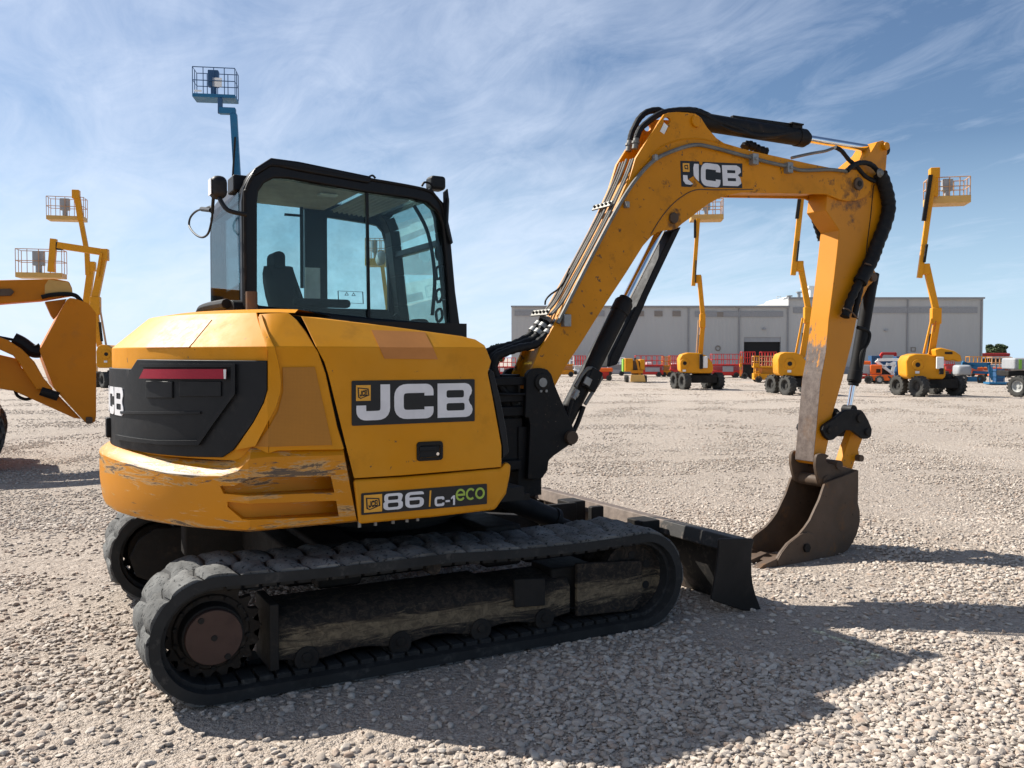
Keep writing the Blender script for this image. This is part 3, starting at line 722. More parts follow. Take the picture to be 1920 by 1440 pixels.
# ---- king post
YB = -.115
kp = pxs(3.789, 880, 580, [(405, 500), (410, 460), (432, 432), (465, 420), (510, 417), (555, 428), (585, 462), (600, 510), (612, 545), (720, 800), (752, 862), (757, 910), (745, 940), (715, 962), (600, 1042), (566, 1075), (558, 1140), (520, 1198), (490, 1211), (414, 1206), (432, 820), (420, 772), (396, 768), (400, 660)])
KY = -.275
KP = plateY(kp, KY, KY+.035).build('king_post', M['steel_black'], EX, bevel=.006)
addY(MB(), kp, KY, .012, .047).build('far_plate', M['steel_black'], KP, bevel=.006)
c = onY(1000, 860, KY)
MB().box((c.x+.0, YB, c.z-.02), (.16, .24, .42)).box((c.x+.06, YB, c.z+.10), (.05, .25, .3)).build('king_post_core', M['steel_black'], KP)
pc = onY(1016, 717, KY)
MB().cyl(pc+Vector((0, -.012, 0)), pc+Vector((0, .05, 0)), .052, n=28).build('pivot_boss', M['under'], KP, bevel=.004)
MB().cyl(pc+Vector((0, -.016, 0)), pc+Vector((0, .03, 0)), .028, n=20).build('pivot_pin', M['clamp'], KP)
mb = MB()
for u, v in ((1013, 733), (1023, 733)): p = onY(u, v, KY); mb.cyl(p+Vector((0, -.012, 0)), p, .009, n=8)
mb.build('lock_bolt', M['clamp'], KP)
p2 = onY(1069, 820, KY)
MB().cyl(p2+Vector((0, -.03, 0)), p2+Vector((0, .33, 0)), .042, n=24).build('cylinder_pin', M['rust'], KP, bevel=.004)
# swing bracket on the house front
mb = MB(); xb = .22
for z, t in ((1.30, .05), (1.20, .05), (1.12, .06)): mb.box((.58, YB, z), (.70, .26, t))
mb.box((.55, YB, .95), (.62, .22, .26)); mb.box((.5, YB, .80), (.66, .3, .06)); mb.cyl((.80, YB, .75), (.80, YB, 1.34), .09)
mb.build('swing_bracket', M['steel_black'], EX, bevel=.008)
mb = MB()
hp = lambda l, y, dy=0: [onY(u, v, y) for u, v in l]
mb.tube(hp(pxs(3.789, 880, 580, [(205, 600), (300, 605), (480, 600)]), -.26), .008, 8)
for k, (y, dz) in enumerate(((-.2, 0), (-.15, 6), (-.08, -5), (-.02, 4))):
    mb.tube([onY(u, v+dz, y) for u, v in pxs(3.789, 880, 580, [(170, 420), (230, 560), (300, 640), (330, 760+k*40), (300, 950), (330, 1130)])], .022, 9, wob=.06)
mb.tube(hp(pxs(3.789, 880, 580, [(195, 520), (260, 560), (330, 590), (400, 600)]), -.12), .03, 9)
mb.build('swing_hoses', M['hose'], EX)

# ---- boom
BY0, BY1 = YB-.115, YB+.115
boom_px = [(990, 712), (993, 700), (1000, 684), (1012, 655), (1029, 628), (1044, 601), (1058, 577), (1083, 531), (1108, 486), (1140, 425), (1162, 379), (1178, 343), (1192, 297), (1212, 265), (1237, 227), (1246, 214), (1255, 211), (1269, 210), (1290, 211), (1304, 213), (1315, 221), (1327, 240), (1344, 259), (1358, 268), (1375, 273), (1406, 282), (1475, 297), (1515, 306), (1560, 315), (1592, 318), (1612, 319), (1627, 327), (1634, 343), (1632, 358), (1622, 370), (1606, 376), (1590, 377), (1574, 374), (1550, 364), (1392, 361), (1364, 366), (1346, 373), (1329, 382), (1310, 396), (1294, 409), (1280, 419), (1270, 428), (1259, 431), (1247, 432), (1234, 435), (1222, 443), (1206, 461), (1174, 512), (1131, 577), (1088, 646), (1059, 690), (1042, 722), (1030, 738), (1014, 744), (1000, 738), (992, 728)]
hole = circ((1251, 226), 6.5, 14)
mb = plateY(boom_px, BY0, BY0+.022, [hole]); BOOM = mb.build('boom', M['yellow_boom'], EX, bevel=.004)
addY(MB(), boom_px, BY0, BY1-.022, BY1, [hole]).build('far_side_plate', M['yellow_boom'], BOOM, bevel=.004)
fill_px = [(1003, 700), (1017, 664), (1034, 632), (1062, 578), (1087, 532), (1112, 487), (1144, 426), (1166, 382), (1183, 347), (1200, 322), (1228, 290), (1262, 270), (1300, 262), (1335, 266), (1372, 276), (1405, 286), (1475, 300), (1515, 310), (1548, 318), (1552, 340), (1545, 360), (1392, 358), (1364, 363), (1346, 370), (1328, 379), (1308, 393), (1292, 405), (1270, 420), (1232, 432), (1219, 440), (1203, 458), (1171, 510), (1128, 575), (1085, 644), (1056, 688), (1030, 725), (1006, 722)]
addY(MB(), fill_px, BY0, BY0+.022, BY1-.022).build('box_section', M['yellow_boom'], BOOM)
# weld lines and pins
seam = lambda l, y, r=.0035: MB().tube([onY(u, v, y) for u, v in l], r, 6)
seam([(1412, 355), (1343, 356), (1305, 356), (1278, 369), (1256, 388), (1237, 412), (1220, 440)], BY0-.001).build('weld_seam', M['rust'], BOOM)
seam(pxs(4.8, 1150, 190, [(230, 620), (310, 530), (370, 460), (440, 405), (560, 355), (660, 337), (760, 335), (860, 350), (980, 380), (1080, 412)]), BY0-.001, .005).build('top_seam', M['yellow_boom'], BOOM)
for (u, v), r, m in (((1304, 228), .040, 'yellow_boom'), ((1262, 409), .036, 'rust'), ((1608, 345), .048, 'rust')):
    p = onY(u, v, BY0); MB().cyl(p+Vector((0, -.018, 0)), p+Vector((0, .25, 0)), r, n=24).build('pivot_pin', M[m], BOOM, bevel=.006)
p = onY(1608, 345, BY0); MB().cyl(p+Vector((0, -.026, 0)), p, .022, n=16).build('grease_cap', M['under'], BOOM, bevel=.004)
MB().sheet([[(onY(u, v, BY0).x, onY(u, v, BY0).z) for u, v in pxs(4.8, 1150, 190, [(455, 192), (490, 225), (455, 297), (418, 270)])]], lambda a, b, k: (a, BY0-.0035+.003*k, b)).build('white_sticker', M['white_label'], BOOM)
# decal with torn pieces
def torn(l): return [(onY(u, v, BY0).x, onY(u, v, BY0).z) for u, v in pxs(4.8, 1150, 190, l)]
mb = MB()
for lp in ([(602, 535), (770, 541), (775, 570), (800, 572), (803, 545), (1160, 560), (1160, 680), (1125, 678), (1160, 745), (1158, 782), (815, 776), (765, 725), (720, 672), (676, 700), (720, 745), (700, 772), (612, 768)],):
    mb.sheet([torn(lp)], lambda a, b, k: (a, BY0-.0015*(1-k), b))
BD = mb.build('boom_decal', M['decal_black'], BOOM)
yl = BY0-.003; fl = lambda a, b, k: (a, yl+.0014*k, b)
mb = MB()
mb.sheet([torn([(725, 562), (766, 564), (768, 722), (745, 700), (722, 670), (718, 600)])], fl)
mb.sheet([torn([(625, 664), (664, 666), (668, 705), (680, 712), (716, 745), (690, 752), (650, 745), (628, 715)])], fl)
a, b = torn([(785, 757), (962, 572)]); A = Vector(a); B = Vector(b)
letters(mb, 'C', A.x, A.y, B.x-A.x, B.y-A.y, fl)
mb.sheet([torn([(975, 575), (1105, 577), (1140, 600), (1146, 640), (1118, 665), (1140, 690), (1150, 740), (1120, 764), (985, 760)]), torn([(1022, 618), (1096, 622), (1096, 648), (1022, 646)]), torn([(1026, 690), (1100, 692), (1104, 720), (1028, 718)])], fl)
mb.build('lettering', M['white'], BD)
MB().sheet([torn([(622, 556), (682, 558), (684, 636), (624, 634)])], fl).build('yellow_badge', M['decal_yellow'], BD)
yl2 = yl-.0015
MB().sheet([torn([(636, 575), (668, 572), (672, 614), (640, 610)]), torn([(643, 583), (662, 581), (665, 605), (646, 602)])], lambda a, b, k: (a, yl2+.001*k, b)).build('badge_mark', M['decal_black'], BD)
# tubing on the flank
pl = [(1046, 606), (1060, 578), (1100, 499), (1140, 422), (1172, 366), (1200, 327), (1229, 299), (1262, 283), (1300, 272), (1330, 275), (1380, 288), (1440, 304), (1480, 313), (1500, 319), (1530, 319), (1556, 318), (1588, 321)]
MB().tube([onY(u, v, BY0-.020) for u, v in pl], .013, 10).build('side_pipe', M['pipe'], BOOM)
pl = [(1484, 296), (1520, 288), (1548, 283), (1566, 276)]
MB().tube([onY(u, v, BY0+.02) for u, v in pl], .011, 8).build('upper_pipe', M['pipe'], BOOM)
for u, v in ((1413, 299), (1478, 315), (1175, 384), (1061, 601), (1228, 296)):
    p = onY(u, v, BY0-.018); mb = MB(); mb.box(p, (.05, .05, .075) if u > 1300 or u < 1100 else (.025, .035, .04)); 
    if u > 1300: mb.cyl(p+Vector((0, -.035, 0)), p, .012, n=8)
    mb.build('pipe_clamp', M['clamp'], BOOM, bevel=.004)
# tubes over the back of the lower boom
top = [(1040, 592), (1062, 566), (1087, 520), (1112, 473), (1144, 412), (1166, 366), (1182, 330), (1194, 298)]
mb = MB()
for y in (-.205, -.180, -.148, -.098, -.065):
    n = .012 if y != -.148 else .028
    pts = []
    for u, v in top:
        p = onY(u, v, BY0); pts.append(Vector((p.x, y, p.z))+Vector((-.8, 0, .45))*n*.9)
    mb.tube(pts, .008, 8)
mb.build('back_pipe', M['pipe'], BOOM)
for u, v in ((1035, 588), (1152, 384)):
    mb = MB(); cb_ = []
    p = onY(u, v, BY0); d = Vector((-.83, 0, .55))
    mb.bar(p+Vector((0, .01, 0))+d*.018, p+Vector((0, .215, 0))+d*.018, .045, .010, d)
    for k in range(5): mb2 = MB(); mb2.cyl(p+Vector((0, .02+k*.043, 0))+d*.012, p+Vector((0, .02+k*.043, 0))+d*.034, .009, n=8); cb_.append(mb2)
    tc_ = mb.build('tube_clamp', M['pipe'], BOOM, bevel=.003); [q_.build('clamp_bolt', M['under'], tc_) for q_ in cb_]
# hoses down to the house
mb = MB(); fit = MB()
for y, l in ((-.19, [(1046, 604), (1035, 618), (1018, 635), (1000, 647), (975, 652), (950, 660), (930, 672), (925, 700)]), (-.12, [(1030, 598), (1012, 622), (1000, 636), (980, 644), (950, 655), (925, 668), (915, 690)]), (-.07, [(1022, 596), (1004, 618), (990, 632), (965, 645), (940, 652), (915, 660), (905, 675)])):
    P = [onY(u, v, y) for u, v in l]; mb.tube(P, .026, 10, wob=.08)
    for k in range(3): fit.cyl(P[0].lerp(P[2], k*.3), P[0].lerp(P[2], k*.3+.16), .031, n=12)
mb.build('boom_hose', M['hose'], BOOM); fit.build('hose_fitting', M['clamp'], BOOM)
MB().tube([onY(u, v, -.1) for u, v in pxs(5.14, 980, 480, [(215, 470), (225, 420), (270, 370), (340, 320), (400, 240), (450, 120)])], .006, 6).build('sensor_cable', M['hose'], BOOM)
# hoses over the crown
mb = MB(); fit = MB()
for y, l in ((-.06, [(150, 355), (165, 290), (190, 235), (230, 160), (300, 98), (400, 78), (462, 100), (560, 82), (700, 78), (790, 98), (900, 150), (1000, 195), (1100, 215), (1250, 225), (1500, 255), (1640, 282)]), (-.16, [(208, 335), (222, 290), (255, 235), (350, 155), (440, 105), (560, 85), (700, 85), (800, 115), (900, 170), (1000, 205), (1110, 240), (1250, 300), (1400, 310), (1600, 285), (1660, 285)])):
    P = [onY(u, v, y) for u, v in pxs(4.8, 1150, 190, l)]; mb.tube(P, .021, 10, wob=.05)
    q = onY(*pxs(4.8, 1150, 190, [(l[0][0]-14, l[0][1]+95)])[0], y); fit = MB().cyl(P[0], q, .021, n=12); fit.cyl(P[0].lerp(q, .3), P[0].lerp(q, .5), .028, n=10); fit.build('hose_fitting', M['pipe'], BOOM)
mb.build('crown_hose', M['hose'], BOOM)
mb = MB().tube([onY(u, v, -.11) for u, v in pxs(4.8, 1150, 190, [(1180, 420), (1200, 395), (1240, 398), (1300, 430), (1370, 455)])], .03, 8, wob=.2); mb.build('bundled_hose', M['hose'], BOOM)
# ---- cylinders
def cylinder(nm, u0, v0, um, vm, u1, v1, y, rb, rr, parent=EX, caps=True):
    A, Mi, B = onY(u0, v0, y), onY(um, vm, y), onY(u1, v1, y); d = (B-A).normalized()
    Mi = A+d*(Mi-A).dot(d)
    mb = MB().cyl(A, Mi, rb, n=28).cyl(Mi-d*.09, Mi-d*.01, rb*1.09, n=28).cyl(Mi, Mi+d*.025, rb*.8, n=28).cyl(A-d*.05, A+d*.04, rb*1.04, n=28)
    o = mb.build(nm, M['steel_black'], parent, bevel=.004)
    MB().cyl(Mi, B, rr, n=20).build('rod', M['chrome'], o)
    e = MB(); yv = Vector((0, 1, 0))
    e.cyl(B-yv*rr*2.2, B+yv*rr*2.2, rr*1.7, n=20); e.build('rod_eye', M['steel_black'], o, bevel=.004)
    return o
AC = cylinder('arm_cylinder', 1302, 226, 1509, 261, 1648, 282, YB, .062, .030)
mb = MB().bar(onY(1372, 226, YB)+Vector((0, 0, .02)), onY(1478, 243, YB)+Vector((0, 0, .03)), .03, .03); mb.tube([onY(u, v, YB-.05) for u, v in ((1330, 226), (1380, 246), (1430, 252), (1490, 248))], .012, 6); mb.box(onY(1490, 243, YB)+Vector((0, 0, .01)), (.10, .06, .05)); mb.box(onY(1488, 238, YB)+Vector((0, 0, .015)), (.12, .09, .012)); mb.build('cylinder_pipe', M['steel_black'], AC, bevel=.003)
BC = cylinder('boom_cylinder', 1052, 800, 1170, 564, 1247, 416, YB, .058, .030)
gp = pxs(2.769, 900, 400, [(985, 95), (1030, 72), (862, 425), (835, 490), (700, 785), (655, 798), (668, 740), (800, 478), (930, 205)])
addY(MB(), gp, YB, YB-.03, YB+.09).build('cylinder_guard', M['steel_black'], BC, bevel=.006)
MB().tube([onY(u, v, -.19) for u, v in pxs(5.14, 980, 480, [(505, 1260), (540, 1200), (575, 1140), (620, 1090), (660, 1083), (705, 1105), (745, 1150), (748, 1190), (700, 1270), (600, 1430)])], .0125, 8).build('cylinder_pipe', M['pipe'], BC)
mb = MB(); p = onY(1108, 712, -.17); mb.box(p, (.09, .08, .14), Matrix.Rotation(R_(27), 3, 'Y')); mb.build('valve_block', M['steel_black'], BC, bevel=.008)
p = onY(1102, 715, -.22); MB().box(p, (.05, .012, .05), Matrix.Rotation(R_(27), 3, 'Y')).build('valve_bracket', M['clamp'], BC, bevel=.004)
mb = MB(); p = onY(1083, 732, -.19); q = onY(1074, 748, -.19); mb.cyl(p, q, .018, n=10).cyl(p.lerp(q, .3), p.lerp(q, .7), .023, n=8); mb.build('hose_fitting', M['clamp'], BC)
mb = MB().tube([onY(u, v, -.19) for u, v in ((1073, 750), (1066, 775), (1062, 800), (1064, 830))], .014, 8); mb.tube([onY(u, v, -.16) for u, v in ((1094, 762), (1084, 790), (1073, 815), (1068, 835))], .016, 8); mb.build('cylinder_hose', M['hose'], BC)

# ---- arm
AY0, AY1 = YB-.092, YB+.092
arm_px = [(1550, 378), (1548, 394), (1574, 432), (1570, 472), (1563, 532), (1554, 600), (1549, 661), (1539, 713), (1531, 802), (1525, 866), (1532, 872), (1545, 866), (1553, 830), (1561, 778), (1580, 712), (1598, 641), (1606, 600), (1617, 560), (1628, 537), (1638, 528), (1643, 518), (1641, 508), (1636, 500), (1640, 480), (1650, 440), (1657, 400), (1659, 350), (1664, 284), (1665, 272), (1656, 263), (1645, 266), (1634, 284), (1614, 301), (1597, 315), (1560, 330), (1552, 350)]
ARM = plateY(arm_px, AY0, AY1).build('arm', M['arm'], EX, bevel=.006)
seam(pxs(3.512, 1460, 230, [(630, 410), (622, 440), (605, 620), (583, 790), (578, 860)]), AY0-.001, .004).build('weld_seam', M['under'], ARM)
for u, v, r in ((1658, 275, .030), (1634, 520, .034)):
    p = onY(u, v, AY0); MB().cyl(p+Vector((0, -.03, 0)), p+Vector((0, .21, 0)), r, n=20).build('pivot_pin', M['rust' if v > 400 else 'yellow_boom'], ARM, bevel=.005)
# big hose bundle on the arm
mb = MB()
hb = [(1650, 326), (1658, 345), (1665, 372), (1666, 395), (1658, 425), (1646, 455), (1638, 478), (1628, 500), (1612, 530)]
mb.tube([onY(u, v, AY0-.05) for u, v in hb], .052, 14, wob=.06)
mb.tube([onY(u, v, AY0-.05) for u, v in ((1628, 500), (1616, 520), (1603, 545), (1592, 570), (1584, 594))], .032, 12, wob=.12)
mb.tube([onY(u, v, AY0-.04) for u, v in ((1624, 505), (1614, 540), (1607, 570), (1602, 595))], .022, 10, wob=.08)
mb.tube([onY(u, v, AY0-.05) for u, v in ((1588, 320), (1600, 310), (1615, 305), (1632, 308), (1645, 320), (1652, 335))], .019, 10, wob=.05)
mb.tube([onY(u, v, AY0-.03) for u, v in ((1566, 276), (1578, 283), (1592, 300), (1606, 312), (1622, 330), (1640, 340))], .016, 10, wob=.05)
mb.build('arm_hose', M['hose'], ARM)
mb = MB(); p = onY(1650, 324, AY0-.09); mb.cyl(p, p+Vector((.0, -.02, 0)), .035, .02, 12); mb.build('hose_clip', M['pipe'], ARM)
mb = MB().tube([onY(u, v, AY0-.085) for u, v in ((1582, 578), (1590, 580), (1600, 588), (1608, 598))], .006, 6); mb.build('hose_tie', M['rust'], ARM)
MB().tube([onY(u, v, AY0-.09) for u, v in ((1622, 494), (1632, 497), (1638, 506))], .007, 6).build('hose_tie', M['rust'], ARM)
mb = MB().tube([onY(u, v, .0) for u, v in ((1527, 384), (1526, 400), (1530, 418), (1536, 436), (1540, 450))], .028, 10, wob=.1); mb.build('inner_hose', M['hose'], ARM)
# ---- bucket cylinder and linkage
cylinder('bucket_cylinder', 1634, 524, 1598, 716, 1592, 768, YB, .050, .022)
MB().tube([onY(u, v, -.16) for u, v in ((1608, 614), (1622, 618), (1630, 626), (1627, 642), (1616, 662), (1613, 690))], .015, 8).build('cylinder_bow', M['steel_black'], EX)
lk = pxs(2.483, 1360, 520, [(453, 712), (458, 692), (475, 678), (500, 662), (545, 628), (560, 617), (600, 614), (635, 618), (648, 632), (668, 668), (684, 708), (680, 740), (664, 752), (642, 752), (625, 740), (590, 712), (560, 712), (525, 738), (505, 756), (485, 760), (465, 742)])
LK = plateY(lk, -.245, -.215).build('tipping_link', M['steel_black'], EX, bevel=.006)
addY(MB(), lk, -.245, -.015, .015).build('far_link', M['steel_black'], LK, bevel=.006)
for (x, y), r in (((485, 713), .030), ((625, 655), .036), ((660, 720), .028)):
    p = onY(1360+x/2.483, 520+y/2.483, -.245); MB().cyl(p+Vector((0, -.014, 0)), p+Vector((0, .27, 0)), r, n=18).build('link_pin', M['under'], LK, bevel=.004)
p0, p1 = onY(1601, 815, YB), onY(1576, 880, YB)
sl = pxs(2.483, 1360, 520, [(572, 705), (624, 735), (598, 800), (606, 838), (582, 852), (570, 892), (516, 868), (540, 790)])
SL = addY(MB(), sl, YB, YB-.045, YB+.02).build('side_link', M['yellow_boom'], EX, bevel=.008)
p = onY(1604, 858, YB-.03); MB().cyl(p+Vector((0, -.06, 0)), p+Vector((0, .1, 0)), .026, n=14).build('link_boss', M['rust'], SL)
# ---- bucket
BKY0, BKY1 = YB-.175, YB+.175
bp = lambda l: pxs(2.483, 1360, 520, l)
side = bp([(466, 958), (500, 944), (560, 922), (620, 898), (620, 960), (618, 1050), (627, 1090), (627, 1140), (613, 1196), (592, 1238), (572, 1268), (540, 1290), (495, 1310), (440, 1322), (400, 1328), (330, 1334), (268, 1340), (243, 1345), (235, 1322), (258, 1282), (290, 1240), (345, 1197), (372, 1165), (396, 1130), (418, 1082), (440, 1035), (455, 990)])
BKT = plateY(side, BKY0, BKY0+.022).build('bucket', M['rust'], EX, bevel=.003)
addY(MB(), side, BKY0, BKY1-.022, BKY1).build('far_side_plate', M['rust'], BKT, bevel=.003)
sh = side[3:18]
P = [(onY(u, v, BKY0).x, onY(u, v, BKY0).z) for u, v in sh]
cx = sum(p[0] for p in P)/len(P); cz = sum(p[1] for p in P)/len(P)
inn = [(x+(cx-x)*.05, z+(cz-z)*.05) for x, z in P]
MB().sheet([P+inn[::-1]], lambda a, b, k: (a, (BKY0+.022, BKY1-.022)[k], b)).build('bucket_shell', M['rust'], BKT)
tp = [(onY(u, v, BKY0).x, onY(u, v, BKY0).z) for u, v in bp([(566, 921), (618, 900), (616, 925), (570, 940)])]
MB().sheet([tp], lambda a, b, k: (a, (BKY0+.022, BKY1-.022)[k], b)).build('top_plate', M['rust'], BKT)
tooth = [(onY(u, v, BKY0).x, onY(u, v, BKY0).z) for u, v in bp([(300, 1322), (262, 1345), (200, 1352), (148, 1366), (178, 1338), (222, 1318), (262, 1300)])]
for k in range(3):
    y0 = BKY0-.004+k*(BKY1-BKY0-.062)/2
    MB().sheet([tooth], lambda a, b, kk: (a, y0+.07*kk, b)).build('tooth', M['rust'], BKT, bevel=.006)
cu = [(onY(u, v, BKY0).x, onY(u, v, BKY0).z) for u, v in bp([(345, 1332), (262, 1343), (222, 1330), (240, 1318), (345, 1315)])]
MB().sheet([cu], lambda a, b, k: (a, BKY0+.03+(BKY1-BKY0-.06)*k, b)).build('cutting_edge', M['rust'], BKT)
ear = bp([(424, 842), (430, 826), (445, 820), (468, 822), (486, 832), (472, 842), (470, 856), (482, 866), (540, 880), (600, 894), (622, 898), (618, 915), (466, 962), (452, 972), (440, 962), (428, 915), (422, 880)])
for y in (YB-.135, YB+.105):
    addY(MB(), ear, YB-.135, y, y+.03).build('bucket_ear', M['rust'], BKT, bevel=.006)
p = onY(1523, 899, YB); MB().cyl((p.x, BKY0+.03, p.z), (p.x, BKY1-.03, p.z), .045, n=22).build('torsion_tube', M['rust'], BKT)
p = onY(1545, 868, YB); MB().cyl((p.x, YB-.15, p.z), (p.x, YB+.15, p.z), .034, n=18).build('bucket_pin', M['rust'], BKT)
lp_ = bp([(238, 1318), (258, 1282), (290, 1240), (345, 1196), (378, 1184), (412, 1198), (430, 1235), (424, 1290), (398, 1322), (330, 1334), (268, 1340), (243, 1345)])
addY(MB(), lp_, BKY0, BKY0-.012, BKY0-.0005).build('side_cutter', M['rust'], BKT, bevel=.004)
p = onY(1511, 1027, BKY0-.012); MB().cyl(p+Vector((0, -.02, 0)), p, .034, n=6).build('side_bolt', M['under'], BKT, bevel=.003)

# ---- dozer blade
by = -1.125
bx = lambda l: [(onY(u, v, by).x, onY(u, v, by).z) for u, v in pxs(4.8, 1040, 940, l)]
endp = bx([(1482, 345), (1500, 335), (1785, 335), (1797, 350), (1780, 420), (1774, 500), (1775, 650), (1786, 740), (1808, 830), (1860, 975), (1840, 990), (1700, 985), (1440, 900), (1418, 885), (1416, 858), (1440, 740), (1462, 600), (1476, 470)])
fp = bx([(1640, 335), (1795, 345), (1778, 430), (1773, 510), (1775, 650), (1788, 745), (1808, 830), (1862, 985), (1790, 985), (1740, 840), (1715, 720), (1700, 600), (1700, 480), (1600, 470)])
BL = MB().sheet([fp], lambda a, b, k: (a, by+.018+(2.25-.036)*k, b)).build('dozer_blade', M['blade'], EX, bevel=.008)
MB().sheet([endp], lambda a, b, k: (a, by+.018*k, b)).build('end_plate', M['blade_end'], BL, bevel=.006)
e2 = [(a, b) for a, b in endp]; ex = np.mean([a for a, b in endp[:6]])
MB().sheet([e2, circ((1.76, .34), .022, 10), circ((1.74, .27), .03, 10)], lambda a, b, k: (a, -by-.018+.018*k, b)).build('end_plate', M['blade_end'], BL, bevel=.006)
# push arms, lugs and lift cylinder
for s in (-1, 1):
    mb = MB(); mb.bar((.75, .42*s, .34), (1.66, .42*s, .22), .09, .16); mb.box((1.62, .42*s, .30), (.14, .16, .26))
    mb.build('push_arm', M['under'], BL, bevel=.008)
a = onX(1122, 962, 1.62); mb = MB().box((1.60, a.y, a.z-.02), (.10, .05, .14)); mb.box((1.45, a.y+.25, a.z-.04), (.30, .04, .16)); mb.build('blade_lug', M['under'], BL, bevel=.01)
A = onY(925, 925, -.3); B = onY(1036, 972, -.3)
mb = MB().cyl(A, B, .062, n=24).cyl(B, B+(B-A).normalized()*.03, .07, n=24); LC = mb.build('lift_cylinder', M['steel_black'], EX, bevel=.004)
MB().cyl(B, B+(B-A)*.35, .03, n=14).build('rod', M['steel_black'], LC)

# ---- undercarriage
UC = MB().box((-.05, 0, .42), (1.25, 1.20, .20)).box((-.45, 0, .44), (.22, 1.5, .22)).box((.45, 0, .44), (.22, 1.5, .22)).box((-.75, .45, .45), (.5, .12, .28)).build('undercarriage', M['under'], EX, bevel=.02)
MB().cyl((0, 0, .5), (0, 0, .69), .47, n=40).cyl((0, 0, .56), (0, 0, .62), .53, n=48).build('slew_ring', M['under'], UC)
SPC, SPR = Vector((-1.092, 0, .277)), .267
IDC, IDR = Vector((1.098, 0, .257)), .255
def loop_path(rs, ri, n1=26, n2=26, nl=40):
    d = IDC-SPC; dist = math.hypot(d.x, d.z); base = math.atan2(d.z, d.x); al = math.acos((rs-ri)/dist)
    P = []
    a0, a1 = base+al, base-al          # tangent angles (top, bottom)
    for k in range(n1+1):              # round the rear from the top over the back to the bottom
        t = a0+(2*pi-2*al)*k/n1; P.append(Vector((SPC.x+rs*math.cos(t), 0, SPC.z+rs*math.sin(t))))
    pb = P[-1].copy(); qs = Vector((IDC.x+ri*math.cos(a1), 0, IDC.z+ri*math.sin(a1)))
    for k in range(1, nl): P.append(pb.lerp(qs, k/nl))
    for k in range(n2+1):
        t = a1+(2*al)*k/n2; P.append(Vector((IDC.x+ri*math.cos(t), 0, IDC.z+ri*math.sin(t))))
    qt = P[-1].copy()
    for k in range(1, nl):
        t = k/nl; p = qt.lerp(P[0], t); sag = -.016*(math.sin(pi*min(1, t/.52)) if t < .52 else math.sin(pi*(t-.52)/.48)*.5); p.z += sag; P.append(p)
    return P
class Path:
    def __init__(s, P):
        s.P = P; s.L = [0]
        for i in range(len(P)): s.L.append(s.L[-1]+(P[(i+1) % len(P)]-P[i]).length)
        s.T = s.L[-1]
    def at(s, q):
        q %= s.T; i = int(np.searchsorted(s.L, q, 'right'))-1; i = min(i, len(s.P)-1)
        a = s.P[i]; b = s.P[(i+1) % len(s.P)]; t = (q-s.L[i])/max(1e-9, (b-a).length); p = a.lerp(b, t)
        e = .02
        return p
    def frame(s, q):
        p = s.at(q); d = (s.at(q+.012)-s.at(q-.012)).normalized(); n = Vector((d.z, 0, -d.x))
        return p, d, n
